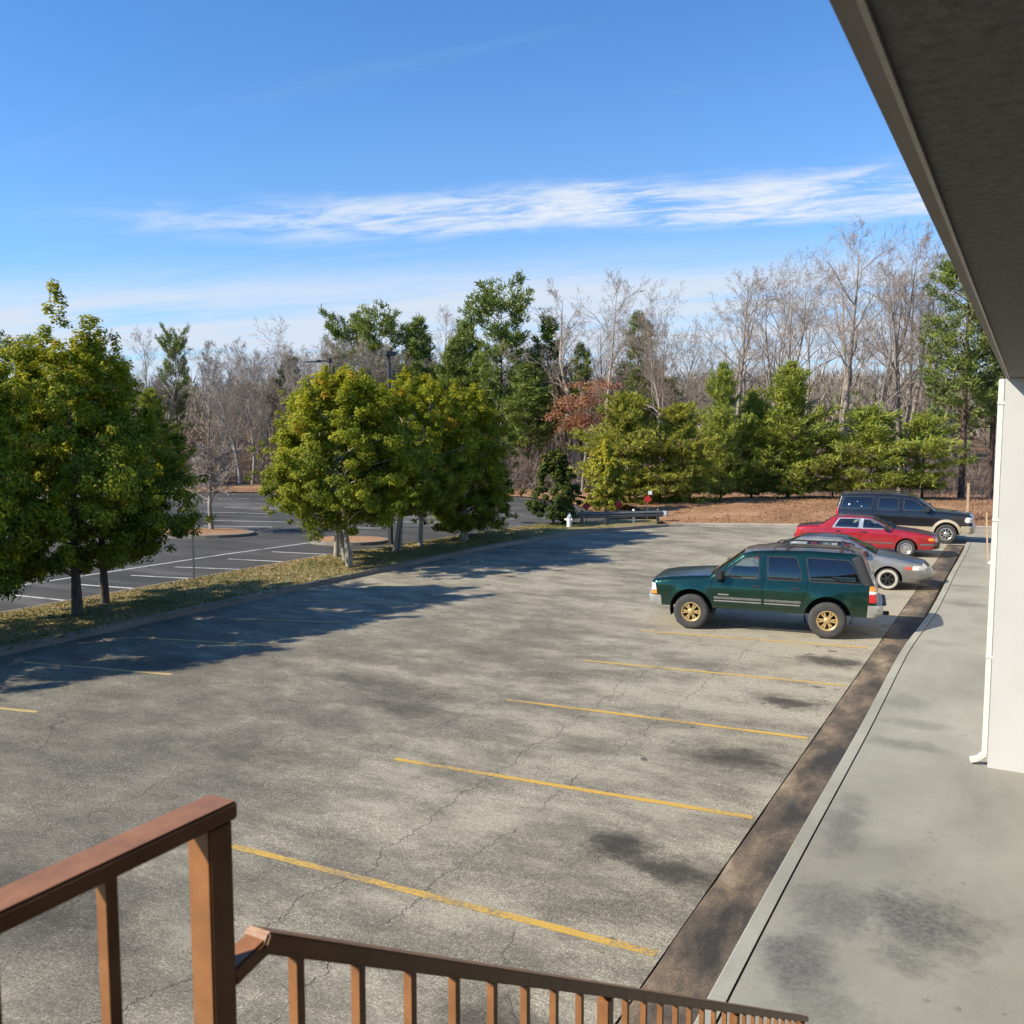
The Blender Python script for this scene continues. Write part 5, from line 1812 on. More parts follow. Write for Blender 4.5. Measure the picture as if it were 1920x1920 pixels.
    for key, sg in todo:
        lst = merged_body[('body', 0)] if key == 'body' else parts[(key, sg)]
        verts, faces, mi, mats = [], [], [], []
        for mat, V, F in lst:
            if mat not in mats:
                mats.append(mat)
            o_ = len(verts)
            verts += V.tolist()
            faces += [tuple(int(x) + o_ for x in f) for f in F]
            mi += [mats.index(mat)] * len(F)
        me = bpy.data.meshes.new(name_of.get(key, key))
        me.from_pydata(verts, [], faces)
        for m_ in mats:
            me.materials.append(m_)
        me.polygons.foreach_set('material_index', np.array(mi, dtype=np.int32))
        bm = bmesh.new(); bm.from_mesh(me)
        bmesh.ops.remove_doubles(bm, verts=bm.verts, dist=0.0006)
        bmesh.ops.recalc_face_normals(bm, faces=bm.faces)
        bm.to_mesh(me); bm.free()
        me.polygons.foreach_set('use_smooth', np.ones(len(me.polygons), dtype=bool))
        try:
            me.set_sharp_from_angle(angle=R(40))
        except Exception:
            pass
        p_ = par_of.get(key)
        po = root
        if p_:
            po = objs.get((p_, sg)) or objs.get((p_, 0)) or root
        objs[(key, sg)] = link(name_of.get(key, key), me, po)
    # ---- arch liners, floor pan
    u = MB()
    for wx, wz, Ra in c['arches']:
        for sgn in (1, -1):
            vs2, fs2 = [], []
            for k, a in enumerate(np.linspace(-0.35, math.pi + 0.35, 20)):
                x_, z_ = wx + math.cos(a) * (Ra + 0.004), wz + math.sin(a) * (Ra + 0.004)
                yo = float(half(np.array([x_]), np.array([z_]))[0]) - 0.006
                vs2 += [(x_, sgn * yo, z_), (x_, sgn * 0.45, z_)]
                if k:
                    fs2.append((2 * k - 2, 2 * k, 2 * k + 1, 2 * k - 1))
            u.add(vs2, fs2)
    fy = c.get('pan_y', 0.62)
    u.box((xr + 0.3, -fy, c['pan'][0] + 0.06), (xf - 0.5, fy, c['pan'][1]))
    sill_y = min(yk) - 0.05
    ax_ = sorted(a[0] for a in c['arches'])
    Ra = c['arches'][0][2]
    u.box((ax_[0] + Ra + 0.03, -sill_y, c['pan'][0] + 0.06), (ax_[1] - Ra - 0.03, sill_y, c['pan'][1]))
    tag(u.obj('underbody', C_UNDER, root), kind=None)
    # ---- wheels
    hub, tyre, rim, ww = c['wheel_meshes']
    for wx, wz, Ra in c['arches']:
        for sgn in (1, -1):
            w_ = link('wheel', hub, root)
            w_.location = (wx, sgn * c['track'] / 2, c['wr'])
            w_.rotation_euler = (0, 0, 0 if sgn > 0 else math.pi)
            link('tyre', tyre, w_); link('rim', rim, w_)
            if ww is not None:
                link('whitewall', ww, w_)
    # ---- seats
    for (x_, y_) in c['seats']:
        s = MB()
        z0 = c['seat_z']
        s.box((x_ - 0.24, y_ - 0.25, z0), (x_ + 0.26, y_ + 0.25, z0 + 0.16))
        M_ = Matrix.Translation((x_ - 0.24, y_, z0 + 0.1)) @ Matrix.Rotation(R(-14), 4, 'Y')
        s.box((-0.08, -0.24, 0), (0.07, 0.24, 0.56), 0, M_)
        s.box((-0.06, -0.13, 0.58), (0.05, 0.13, 0.76), 0, M_)
        s.obj('seat', c['seat_mat'], root, bevel=0.03)
    d = MB()
    d.box((c['dash'][0], -0.66, c['dash'][1] - 0.3), (c['dash'][0] + 0.45, 0.66, c['dash'][1]))
    d.obj('dashboard', C_BLK, root, bevel=0.04)
    # ---- mirrors and handles
    for sgn in (1, -1):
        mx, mz = c['mirror']
        y0 = float(half(np.array([mx]), np.array([mz]))[0])
        s = MB()
        s.box((mx - 0.07, min(sgn * (y0 - 0.03), sgn * (y0 + 0.05)), mz - 0.03), (mx + 0.05, max(sgn * (y0 - 0.03), sgn * (y0 + 0.05)), mz + 0.03))
        a, b2 = sgn * (y0 + 0.03), sgn * (y0 + 0.03 + c['mirror_w'])
        s.box((mx - 0.08, min(a, b2), mz - 0.05), (mx + 0.09, max(a, b2), mz + c['mirror_h']))
        s.obj('side_mirror', C_BLK, root, smooth=True, bevel=0.028)
        for (hx, hz, key) in c['handles']:
            y0 = float(half(np.array([hx]), np.array([hz]))[0])
            s = MB()
            a, b2 = sgn * (y0 - 0.01), sgn * (y0 + 0.028)
            s.box((hx - 0.085, min(a, b2), hz - 0.024), (hx + 0.085, max(a, b2), hz + 0.024))
            s.obj('handle', c.get('handle_mat', C_BLK), objs.get((key, sgn), root), bevel=0.012)
    return root, objs, half


def common_top(c):
    def f(tagname, tm):
        if tagname == 'windshield':
            return ('windshield', G_CLEAR) if tm < 0.93 else ('body', c['paint'])
        if tagname == 'rearglass':
            return ('rear_window', c['rearglass']) if tm < 0.88 else ('body', c['paint'])
        if tagname == 'grille':
            if tm < 0.60:
                return ('grille', c['grille'])
            return ('headlight*', C_LAMP)
        if tagname == 'fbumper':
            return ('front_bumper', c['fbumper'])
        if tagname == 'rbumper':
            return ('rear_bumper', c['rbumper'])
        if tagname == 'tail':
            if tm > 0.86:
                return ('tail_light*', C_RED)
            return ('tailgate', c['tailpaint'])
        if tagname == 'hood':
            return ('hood', c['hoodpaint'])
        if tagname == 'boot':
            return ('boot_lid', c['hoodpaint'])
        if tagname == 'roof':
            return ('roof', c['roofpaint'])
        return ('body', c['paint'])
    return f


# ---------------------------------------------------------------- green sport utility vehicle
P_GREEN = paint('dark_green_metallic', (0.015, 0.066, 0.046), 0.24, 0.85, dirt=0.34, dirtcol=(0.10, 0.11, 0.09))
P_GROOF = paint('peeling_green_roof', (0.035, 0.04, 0.036), 0.6, 0.1, dirt=0.1, fade=((0.165, 0.10, 0.065), 1.0))
P_GHOOD = paint('dull_green_hood', (0.010, 0.022, 0.025), 0.55, 0.2, dirt=0.08)
C_BUMPG = simple('weathered_bumper', (0.46, 0.46, 0.43), 0.35, 0.5, var=0.12)
g = dict(paint=P_GREEN, tailpaint=simple('tailgate_grey_dirt', (0.34, 0.34, 0.31), 0.6, var=0.2), hoodpaint=P_GHOOD, roofpaint=P_GROOF, rearglass=G_TINT, grille=C_BLK, fbumper=C_BUMPG, rbumper=C_BUMPG, wind=-1)
g['outline'] = [(2.40, 0.50, .06, 0.02, 'fbumper'), (2.50, 0.53, .16, 0.07, 'fbumper'), (2.52, 0.72, .17, 0.07, 'fbumper'), (2.47, 0.755, .16, 0.06, 'grille'), (2.45, 0.80, .12, 0.05, 'grille'), (2.43, 1.04, .10, 0.045, 'hood'), (2.36, 1.11, .10, 0.03, 'hood'), (2.05, 1.165, .10, 0.03, 'hood'), (1.55, 1.215, .09, 0.03, 'hood'), (1.10, 1.245, .07, 0.03, 'windshield'), (0.36, 1.775, .07, 0.05, 'roof'), (0.18, 1.83, .08, 0.025, 'roof'), (-0.3, 1.87, .085, 0.025, 'roof'), (-1.1, 1.885, .085, 0.025, 'roof'), (-1.95, 1.865, .085, 0.025, 'roof'), (-2.14, 1.825, .09, 0.025, 'rearglass'), (-2.40, 1.20, .075, 0.03, 'tail'), (-2.45, 1.12, .06, 0.03, 'tail'), (-2.47, 0.80, .06, 0.03, 'rbumper'), (-2.56, 0.775, .12, 0.04, 'rbumper'), (-2.58, 0.58, .13, 0.04, 'rbumper'), (-2.46, 0.52, .06, 0.02, 'rbumper')]
g['section'] = [(0.45, 0.905), (0.58, 0.945), (0.75, 0.972), (0.90, 0.985), (1.0, 0.984), (1.08, 0.970), (1.16, 0.942), (1.215, 0.918), (1.5, 0.850), (1.8, 0.775), (1.9, 0.745)]
g['taper_f'] = (1.75, 0.06); g['taper_r'] = (-1.6, 0.035)
g['arches'] = [(1.50, 0.45, 0.49), (-1.46, 0.45, 0.49)]
g['flare'] = 0.022
g['sill'] = 0.52
g['pan'] = (0.42, 0.9)
fd = [(1.02, 0.60), (1.04, 1.20), (0.40, 1.745), (-0.055, 1.80), (-0.075, 0.60)]
rd = [(-0.10, 0.60), (-0.085, 1.805), (-0.86, 1.82), (-1.02, 1.40), (-1.03, 1.06), (-0.93, 0.86), (-0.93, 0.60)]
g['features'] = [
    dict(key='front_side_window', name='side_window', poly=[(0.90, 1.225), (0.36, 1.69), (0.02, 1.735), (0.0, 1.225)], mat=G_CLEAR, push=-0.012, r=0.05, seal=0.022, parent='front_door', sealkey='front_door'),
    dict(key='rear_side_window', name='side_window', poly=[(-0.17, 1.225), (-0.155, 1.745), (-0.78, 1.755), (-0.90, 1.40), (-0.90, 1.225)], mat=G_TINT, push=-0.012, r=0.06, seal=0.022, parent='rear_door', sealkey='rear_door'),
    dict(key='quarter_window', name='quarter_window', poly=[(-1.06, 1.225), (-0.98, 1.755), (-1.90, 1.735), (-2.17, 1.225)], mat=G_TINT, push=-0.006, r=0.08, seal=0.02),
    dict(key='front_moulding', name='moulding', poly=[(0.99, 0.745), (0.99, 0.80), (-0.06, 0.80), (-0.06, 0.745)], mat=C_GREY, push=0.014, parent='front_door'),
    dict(key='front_moulding_low', name='moulding', poly=[(0.99, 0.685), (0.99, 0.715), (-0.06, 0.715), (-0.06, 0.685)], mat=C_STRIP, push=0.01, parent='front_door'),
    dict(key='rear_moulding', name='moulding', poly=[(-0.115, 0.745), (-0.115, 0.80), (-0.90, 0.80), (-0.90, 0.745)], mat=C_GREY, push=0.014, parent='rear_door'),
    dict(key='rear_moulding_low', name='moulding', poly=[(-0.115, 0.685), (-0.115, 0.715), (-0.88, 0.715), (-0.88, 0.685)], mat=C_STRIP, push=0.01, parent='rear_door'),
    dict(key='badge', name='badge', poly=[(0.90, 0.835), (0.90, 0.865), (0.66, 0.865), (0.66, 0.835)], mat=C_ALLOY, push=0.006, parent='front_door'),
    dict(key='front_door', name='door', poly=fd, mat=P_GREEN, gap=0.007, r=0.05),
    dict(key='rear_door', name='door', poly=rd, mat=P_GREEN, gap=0.007, r=0.05),
    dict(key='corner_lamp', name='corner_lamp', poly=[(2.46, 0.82), (2.45, 1.03), (2.33, 1.02), (2.30, 0.86)], mat=C_LAMP, push=0.004),
    dict(key='turn_lamp', name='turn_lamp', poly=[(2.47, 0.765), (2.47, 0.815), (2.30, 0.85), (2.29, 0.775)], mat=C_AMBER, push=0.004),
    dict(key='tail_amber', name='tail_light', poly=[(-2.30, 1.10), (-2.31, 1.20), (-2.46, 1.20), (-2.47, 1.10)], mat=C_AMBER, push=0.006),
    dict(key='tail_white', name='tail_light', poly=[(-2.30, 1.035), (-2.30, 1.098), (-2.48, 1.098), (-2.48, 1.035)], mat=C_LAMP, push=0.006),
    dict(key='tail_red', name='tail_light', poly=[(-2.30, 0.85), (-2.30, 1.033), (-2.49, 1.033), (-2.49, 0.85)], mat=C_RED, push=0.006),
    dict(key='rear_pillar', name='rear_pillar', poly=[(-2.19, 1.21), (-1.93, 1.75), (-2.02, 1.83), (-2.30, 1.83), (-2.5, 1.21)], mat=C_BLK, push=0.003),
    dict(key='front_bumper', poly=[(2.18, 0.40), (2.20, 0.75), (2.6, 0.755), (2.6, 0.40)], mat=C_BUMPG, push=0.006),
    dict(key='rear_bumper', poly=[(-2.26, 0.40), (-2.28, 0.79), (-2.7, 0.79), (-2.7, 0.40)], mat=C_BUMPG, push=0.006),
]
g['top'] = common_top(g)
g['tcuts'] = [0.6, 0.86, 0.88, 0.93]
g['wheel_meshes'] = wheel_meshes(0.402, 0.27, 0.222, 'six', C_GOLD)
g['wr'] = 0.402; g['track'] = 1.72
g['seats'] = [(0.32, 0.40), (0.32, -0.40), (-0.6, 0.40), (-0.6, -0.40)]
g['seat_z'] = 0.86; g['seat_mat'] = C_SEATT
g['dash'] = (0.72, 1.22)
g['mirror'] = (0.86, 1.24); g['mirror_w'] = 0.20; g['mirror_h'] = 0.17
g['handles'] = [(0.06, 1.07, 'front_door'), (-0.80, 1.07, 'rear_door')]
suv, so, shalf = build_car('green_suv', g)
rk = MB()
for sgn in (1, -1):
    r_ = MB()
    r_.tube([(-0.25, sgn * 0.60, 1.895), (-0.33, sgn * 0.60, 1.945), (-0.6, sgn * 0.60, 1.965), (-1.7, sgn * 0.60, 1.96), (-1.9, sgn * 0.60, 1.935), (-1.98, sgn * 0.60, 1.89)], 0.021, 8)
    r_.obj('roof_rack_rail', C_BLK, suv, smooth=True)
for x_ in (-0.55, -1.72):
    r_ = MB(); r_.bar((x_, -0.6, 1.985), (x_, 0.6, 1.985), 0.07, 0.03)
    r_.obj('roof_rack_bar', C_BLK, suv, bevel=0.01)
r_ = MB(); r_.box((-2.66, -0.62, 0.745), (-2.53, 0.62, 0.79)); r_.obj('bumper_step_pad', C_BLK, suv, bevel=0.015)
r_ = MB(); r_.box((-2.60, -0.05, 0.44), (-2.74, 0.05, 0.52)); r_.obj('tow_hitch', C_UNDER, suv, bevel=0.01)
for sgn in (1, -1):
    r_ = MB(); r_.box((-1.99, sgn * 0.80 - 0.11, 0.30), (-1.975, sgn * 0.80 + 0.11, 0.60)); r_.obj('mud_flap', C_RUB, suv)
hd = math.radians(180 + 8.6)
mid = Vector((-5.12, 20.715, 0))
side_dir = Vector((math.sin(hd), -math.cos(hd), 0))
if side_dir.y < 0: side_dir = -side_dir
suv.location = mid + side_dir * 0.93
suv.rotation_euler = (0, 0, hd)
tag(suv, 'dark green SUV with gold wheels and a roof rack, parked tail to the walkway', 'car', 'cars parked along the walkway')

# ---------------------------------------------------------------- black and tan SUV
P_BLACK = paint('black_clearcoat', (0.012, 0.013, 0.017), 0.22, 0.1, dirt=0.12, dirtcol=(0.08, 0.075, 0.065))
P_TAN = paint('tan_lower_paint', (0.52, 0.44, 0.31), 0.35, 0.3, dirt=0.08)
e = dict(paint=P_BLACK, tailpaint=P_BLACK, hoodpaint=P_BLACK, roofpaint=P_BLACK, rearglass=G_TINT, grille=C_CHROME, fbumper=P_TAN, rbumper=P_TAN, wind=-1)
e['outline'] = [(2.52, 0.42, .06, 0.03, 'fbumper'), (2.60, 0.46, .2, 0.09, 'fbumper'), (2.62, 0.70, .2, 0.09, 'fbumper'), (2.58, 0.76, .2, 0.08, 'grille'), (2.56, 1.06, .16, 0.07, 'hood'), (2.46, 1.14, .12, 0.05, 'hood'), (2.0, 1.21, .11, 0.035, 'hood'), (1.5, 1.255, .1, 0.03, 'hood'), (1.18, 1.28, .08, 0.03, 'windshield'), (0.42, 1.80, .07, 0.05, 'roof'), (0.2, 1.855, .08, 0.025, 'roof'), (-0.5, 1.90, .085, 0.025, 'roof'), (-1.4, 1.90, .085, 0.025, 'roof'), (-2.2, 1.87, .085, 0.025, 'roof'), (-2.42, 1.82, .09, 0.03, 'rearglass'), (-2.56, 1.26, .08, 0.03, 'tail'), (-2.60, 0.84, .07, 0.03, 'rbumper'), (-2.68, 0.80, .12, 0.05, 'rbumper'), (-2.70, 0.55, .12, 0.05, 'rbumper'), (-2.6, 0.42, .06, 0.02, 'rbumper')]
e['section'] = [(0.38, 0.93), (0.5, 0.965), (0.75, 0.99), (1.0, 0.998), (1.15, 0.985), (1.25, 0.95), (1.5, 0.875), (1.8, 0.79), (1.92, 0.76)]
e['taper_f'] = (1.8, 0.08); e['taper_r'] = (-1.8, 0.04)
e['arches'] = [(1.62, 0.42, 0.45), (-1.41, 0.42, 0.45)]
e['flare'] = 0.026
e['sill'] = 0.42
e['pan'] = (0.28, 0.85)


def ringpoly(wx, wz, r0, r1, sill):
    a0 = math.asin((sill - wz) / r1)
    out = [(wx + math.cos(a) * r1, wz + math.sin(a) * r1) for a in np.linspace(a0, math.pi - a0, 18)]
    return out


e['features'] = [
    dict(key='front_side_window', name='side_window', poly=[(0.96, 1.27), (0.42, 1.72), (0.03, 1.76), (0.02, 1.27)], mat=G_TINT, push=-0.012, r=0.05, seal=0.022, parent='front_door', sealkey='front_door'),
    dict(key='rear_side_window', name='side_window', poly=[(-0.16, 1.27), (-0.15, 1.765), (-0.90, 1.775), (-0.98, 1.27)], mat=G_TINT, push=-0.012, r=0.05, seal=0.022, parent='rear_door', sealkey='rear_door'),
    dict(key='decal', name='sticker', poly=[(-2.02, 1.42), (-2.02, 1.50), (-2.10, 1.50), (-2.10, 1.42)], mat=C_PLATE, push=0.0, r=0.03),
    dict(key='decal_small', name='sticker', poly=[(-1.72, 1.56), (-1.72, 1.60), (-1.76, 1.60), (-1.76, 1.56)], mat=C_PLATE, push=0.0, r=0.015),
    dict(key='decal_low', name='sticker', poly=[(-1.55, 1.37), (-1.55, 1.41), (-1.60, 1.41), (-1.60, 1.37)], mat=C_PLATE, push=0.0, r=0.015),
    dict(key='quarter_window', name='quarter_window', poly=[(-1.22, 1.27), (-1.10, 1.78), (-2.25, 1.77), (-2.42, 1.27)], mat=G_TINT, push=-0.006, r=0.06, seal=0.02),
    dict(key='corner_lamp', name='corner_lamp', poly=[(2.62, 0.86), (2.56, 1.06), (2.32, 1.08), (2.26, 0.94), (2.32, 0.86)], mat=C_LAMP, push=0.006, r=0.04),
    dict(key='tail_red', name='tail_light', poly=[(-2.48, 0.98), (-2.50, 1.30), (-2.70, 1.30), (-2.72, 0.98)], mat=C_RED, push=0.006),
    dict(key='front_flare', name='wheel_flare', poly=ringpoly(1.62, 0.42, 0.45, 0.555, 0.42), mat=P_TAN, push=0.016),
    dict(key='rear_flare', name='wheel_flare', poly=ringpoly(-1.41, 0.42, 0.45, 0.555, 0.42), mat=P_TAN, push=0.016),
    dict(key='lower_cladding', name='lower_cladding', poly=[(1.12, 0.40), (1.12, 0.66), (-0.90, 0.66), (-0.90, 0.40)], mat=P_TAN, push=0.012),
    dict(key='front_door', name='door', poly=[(1.10, 0.665), (1.12, 1.25), (0.45, 1.78), (-0.055, 1.83), (-0.065, 0.665)], mat=P_BLACK, gap=0.007, r=0.04),
    dict(key='rear_door', name='door', poly=[(-0.09, 0.665), (-0.08, 1.83), (-1.02, 1.84), (-1.14, 1.25), (-1.08, 0.86), (-0.92, 0.665)], mat=P_BLACK, gap=0.007, r=0.05),
    dict(key='front_bumper', poly=[(2.1, 0.38), (2.14, 0.72), (2.7, 0.74), (2.7, 0.38)], mat=P_TAN, push=0.006),
    dict(key='rear_bumper', poly=[(-2.3, 0.38), (-2.32, 0.78), (-2.8, 0.80), (-2.8, 0.38)], mat=P_TAN, push=0.006),
]
e['top'] = common_top(e); e['tcuts'] = g['tcuts']
e['wheel_meshes'] = wheel_meshes(0.39, 0.27, 0.235, 'ten', C_ALLOY)
e['wr'] = 0.39; e['track'] = 1.74
e['seats'] = [(0.35, 0.40), (0.35, -0.40), (-0.6, 0.40), (-0.6, -0.40)]
e['seat_z'] = 0.86; e['seat_mat'] = C_SEAT
e['dash'] = (0.78, 1.25); e['mirror'] = (0.92, 1.29); e['mirror_w'] = 0.21; e['mirror_h'] = 0.17
e['handles'] = [(0.08, 1.12, 'front_door'), (-0.93, 1.12, 'rear_door')]
ex, eo, _h = build_car('black_suv', e)
for sgn in (1, -1):
    r_ = MB()
    r_.tube([(0.05, sgn * 0.66, 1.89), (-0.1, sgn * 0.66, 1.935), (-1.9, sgn * 0.66, 1.945), (-2.05, sgn * 0.66, 1.89)], 0.02, 8)
    r_.obj('roof_rack_rail', C_BLK, ex, smooth=True)
    r_ = MB()
    r_.bar((1.05, sgn * 0.98, 0.40), (-0.85, sgn * 0.98, 0.40), 0.14, 0.05)
    r_.obj('running_board', P_TAN, ex, bevel=0.015)
ex.location = (-2.71 - 1.62 - 0.05, 40.54 + 0.93, 0)
ex.rotation_euler = (0, 0, R(4))
tag(ex, 'black SUV with tan lower trim and alloy wheels, farthest of the parked cars', 'car', 'cars parked along the walkway')

# ---------------------------------------------------------------- red saloon
P_RED = paint('bright_red', (0.36, 0.012, 0.022), 0.26, 0.25, dirt=0.08)
P_MAROON = paint('faded_maroon_top', (0.075, 0.014, 0.022), 0.45, 0.15, dirt=0.05)
r = dict(paint=P_RED, tailpaint=P_RED, hoodpaint=P_MAROON, roofpaint=P_MAROON, rearglass=G_TINT, grille=C_BLK, fbumper=C_BLK, rbumper=P_RED, wind=-1)
r['outline'] = [(2.30, 0.30, .06, 0.02, 'fbumper'), (2.42, 0.34, .14, 0.08, 'fbumper'), (2.44, 0.52, .14, 0.08, 'fbumper'), (2.40, 0.56, .14, 0.07, 'grille'), (2.36, 0.72, .12, 0.06, 'hood'), (2.26, 0.78, .12, 0.045, 'hood'), (1.7, 0.885, .1, 0.03, 'hood'), (1.02, 0.955, .07, 0.03, 'windshield'), (0.26, 1.31, .06, 0.05, 'roof'), (0.1, 1.355, .07, 0.025, 'roof'), (-0.4, 1.38, .075, 0.025, 'roof'), (-0.95, 1.365, .075, 0.025, 'roof'), (-1.06, 1.345, .07, 0.025, 'rearglass'), (-1.55, 1.01, .07, 0.04, 'boot'), (-2.15, 0.965, .09, 0.025, 'boot'), (-2.36, 0.93, .09, 0.03, 'tail'), (-2.42, 0.62, .08, 0.05, 'rbumper'), (-2.48, 0.58, .12, 0.06, 'rbumper'), (-2.47, 0.36, .12, 0.06, 'rbumper'), (-2.36, 0.32, .06, 0.02, 'rbumper')]
r['section'] = [(0.22, 0.80), (0.35, 0.845), (0.55, 0.875), (0.75, 0.882), (0.9, 0.865), (0.97, 0.83), (1.2, 0.725), (1.4, 0.64)]
r['taper_f'] = (1.4, 0.10); r['taper_r'] = (-1.5, 0.06)
r['arches'] = [(1.42, 0.31, 0.375), (-1.25, 0.31, 0.375)]
r['flare'] = 0.014
r['sill'] = 0.27
r['pan'] = (0.18, 0.62); r['pan_y'] = 0.56
r['features'] = [
    dict(key='front_side_window', name='side_window', poly=[(0.84, 0.985), (0.24, 1.27), (-0.04, 1.295), (-0.06, 0.985)], mat=G_CLEAR, push=-0.01, r=0.04, seal=0.022, parent='front_door', sealkey='front_door'),
    dict(key='rear_side_window', name='side_window', poly=[(-0.20, 0.985), (-0.19, 1.30), (-0.86, 1.285), (-1.04, 0.985)], mat=G_CLEAR, push=-0.01, r=0.04, seal=0.022, parent='rear_door', sealkey='rear_door'),
    dict(key='window_trim', name='window_trim', poly=[(0.95, 0.958), (0.26, 1.30), (-0.05, 1.325), (-0.90, 1.315), (-1.12, 0.958)], mat=C_ALLOY, push=0.0, r=0.04),
    dict(key='moulding', name='moulding', poly=[(1.0, 0.46), (1.0, 0.50), (-0.86, 0.50), (-0.86, 0.46)], mat=C_GREY, push=0.012),
    dict(key='corner_lamp', name='corner_lamp', poly=[(2.44, 0.60), (2.40, 0.70), (2.16, 0.72), (2.12, 0.62)], mat=C_AMBER, push=0.005, r=0.02),
    dict(key='tail_red', name='tail_light', poly=[(-2.26, 0.66), (-2.24, 0.90), (-2.5, 0.90), (-2.5, 0.66)], mat=C_RED, push=0.005),
    dict(key='front_door', name='door', poly=[(1.0, 0.31), (1.02, 0.955), (0.30, 1.335), (-0.11, 1.355), (-0.12, 0.31)], mat=P_RED, gap=0.006, r=0.03),
    dict(key='rear_door', name='door', poly=[(-0.14, 0.31), (-0.13, 1.355), (-0.92, 1.345), (-1.13, 0.95), (-1.02, 0.66), (-0.86, 0.31)], mat=P_RED, gap=0.006, r=0.03),
    dict(key='bumper_strip', name='bumper_strip', poly=[(1.85, 0.44), (1.86, 0.50), (2.6, 0.50), (2.6, 0.44)], mat=C_GREY, push=0.012),
    dict(key='front_bumper', poly=[(2.33, 0.22), (2.33, 0.55), (2.6, 0.55), (2.6, 0.22)], mat=C_BLK, push=0.004),
]
r['top'] = common_top(r); r['tcuts'] = g['tcuts']
r['wheel_meshes'] = wheel_meshes(0.31, 0.19, 0.19, 'cap', C_ALLOY)
r['wr'] = 0.31; r['track'] = 1.54
r['seats'] = [(0.25, 0.36), (0.25, -0.36), (-0.65, 0.36), (-0.65, -0.36)]
r['seat_z'] = 0.48; r['seat_mat'] = C_SEAT
r['dash'] = (0.6, 0.95); r['mirror'] = (0.74, 0.99); r['mirror_w'] = 0.15; r['mirror_h'] = 0.10
r['handles'] = [(0.0, 0.84, 'front_door'), (-0.9, 0.84, 'rear_door')]
rc, ro, _h = build_car('red_saloon', r)
rc.location = (-3.69 - 1.42, 35.63 + 0.82, 0)
rc.rotation_euler = (0, 0, R(3.5))
tag(rc, 'red saloon with a faded maroon bonnet, parked between the silver and black cars', 'car', 'cars parked along the walkway')

# ---------------------------------------------------------------- silver saloon
P_SILV = paint('silver_metallic', (0.30, 0.30, 0.285), 0.3, 0.5, dirt=0.12)
P_SLATE = paint('dull_slate_bonnet', (0.075, 0.09, 0.105), 0.4, 0.3, dirt=0.05)
s_ = dict(r)
s_.update(paint=P_SILV, tailpaint=P_SILV, hoodpaint=P_SLATE, roofpaint=paint('dark_roof', (0.02, 0.022, 0.026), 0.55, 0.1, dirt=0.05), fbumper=P_SILV, rbumper=P_SILV, grille=C_BLK)
s_['outline'] = [(2.18, 0.24, .08, 0.03, 'fbumper'), (2.32, 0.30, .24, 0.16, 'fbumper'), (2.36, 0.50, .26, 0.17, 'fbumper'), (2.30, 0.60, .24, 0.15, 'grille'), (2.22, 0.70, .2, 0.13, 'hood'), (2.04, 0.775, .16, 0.08, 'hood'), (1.6, 0.88, .13, 0.05, 'hood'), (1.02, 0.975, .08, 0.04, 'windshield'), (0.22, 1.35, .07, 0.06, 'roof'), (0.02, 1.40, .08, 0.03, 'roof'), (-0.5, 1.415, .08, 0.03, 'roof'), (-1.0, 1.385, .08, 0.03, 'roof'), (-1.12, 1.36, .07, 0.03, 'rearglass'), (-1.7, 1.06, .07, 0.05, 'boot'), (-2.15, 1.0, .1, 0.03, 'boot'), (-2.3, 0.95, .12, 0.05, 'tail'), (-2.38, 0.64, .12, 0.08, 'rbumper'), (-2.44, 0.56, .18, 0.1, 'rbumper'), (-2.42, 0.34, .18, 0.1, 'rbumper'), (-2.28, 0.26, .06, 0.02, 'rbumper')]
s_['section'] = [(0.2, 0.78), (0.35, 0.84), (0.55, 0.875), (0.75, 0.885), (0.9, 0.865), (0.98, 0.835), (1.2, 0.73), (1.42, 0.63)]
s_['taper_f'] = (1.3, 0.16); s_['taper_r'] = (-1.5, 0.10)
s_['arches'] = [(1.36, 0.31, 0.385), (-1.25, 0.31, 0.385)]
s_['sill'] = 0.25
s_['features'] = [f for f in r['features'] if f['key'] in ('front_side_window', 'rear_side_window', 'moulding')]
for f in s_['features']:
    pass
s_['features'] = [dict(f) for f in s_['features']] + [
    dict(key='side_marker', name='side_marker', poly=[(1.98, 0.60), (1.98, 0.69), (1.82, 0.70), (1.80, 0.62)], mat=simple('red_amber_marker', (0.62, 0.10, 0.05), 0.2), push=0.004, r=0.02),
    dict(key='corner_lamp', name='corner_lamp', poly=[(2.36, 0.60), (2.26, 0.70), (2.0, 0.72), (1.985, 0.60)], mat=C_LAMP, push=0.005, r=0.03),
    dict(key='tail_red', name='tail_light', poly=[(-2.2, 0.66), (-2.16, 0.92), (-2.5, 0.92), (-2.5, 0.66)], mat=C_RED, push=0.005),
    dict(key='front_door', name='door', poly=[(0.96, 0.29), (1.0, 0.97), (0.26, 1.35), (-0.11, 1.375), (-0.12, 0.29)], mat=P_SILV, gap=0.006, r=0.03),
    dict(key='rear_door', name='door', poly=[(-0.14, 0.29), (-0.13, 1.375), (-0.95, 1.36), (-1.16, 0.97), (-1.02, 0.68), (-0.86, 0.29)], mat=P_SILV, gap=0.006, r=0.03),
]
s_['top'] = common_top(s_)
s_['wheel_meshes'] = wheel_meshes(0.315, 0.19, 0.19, 'six', C_UNDER, whitewall=True)
s_['wr'] = 0.315
sv, so2, _h = build_car('silver_saloon', s_)
sv.location = (-3.16 - 1.36 - 0.22, 28.07 + 0.82, 0)
sv.rotation_euler = (0, 0, R(4))
tag(sv, 'silver saloon with a dull slate bonnet and pale tyre walls, behind the green SUV', 'car', 'cars parked along the walkway')

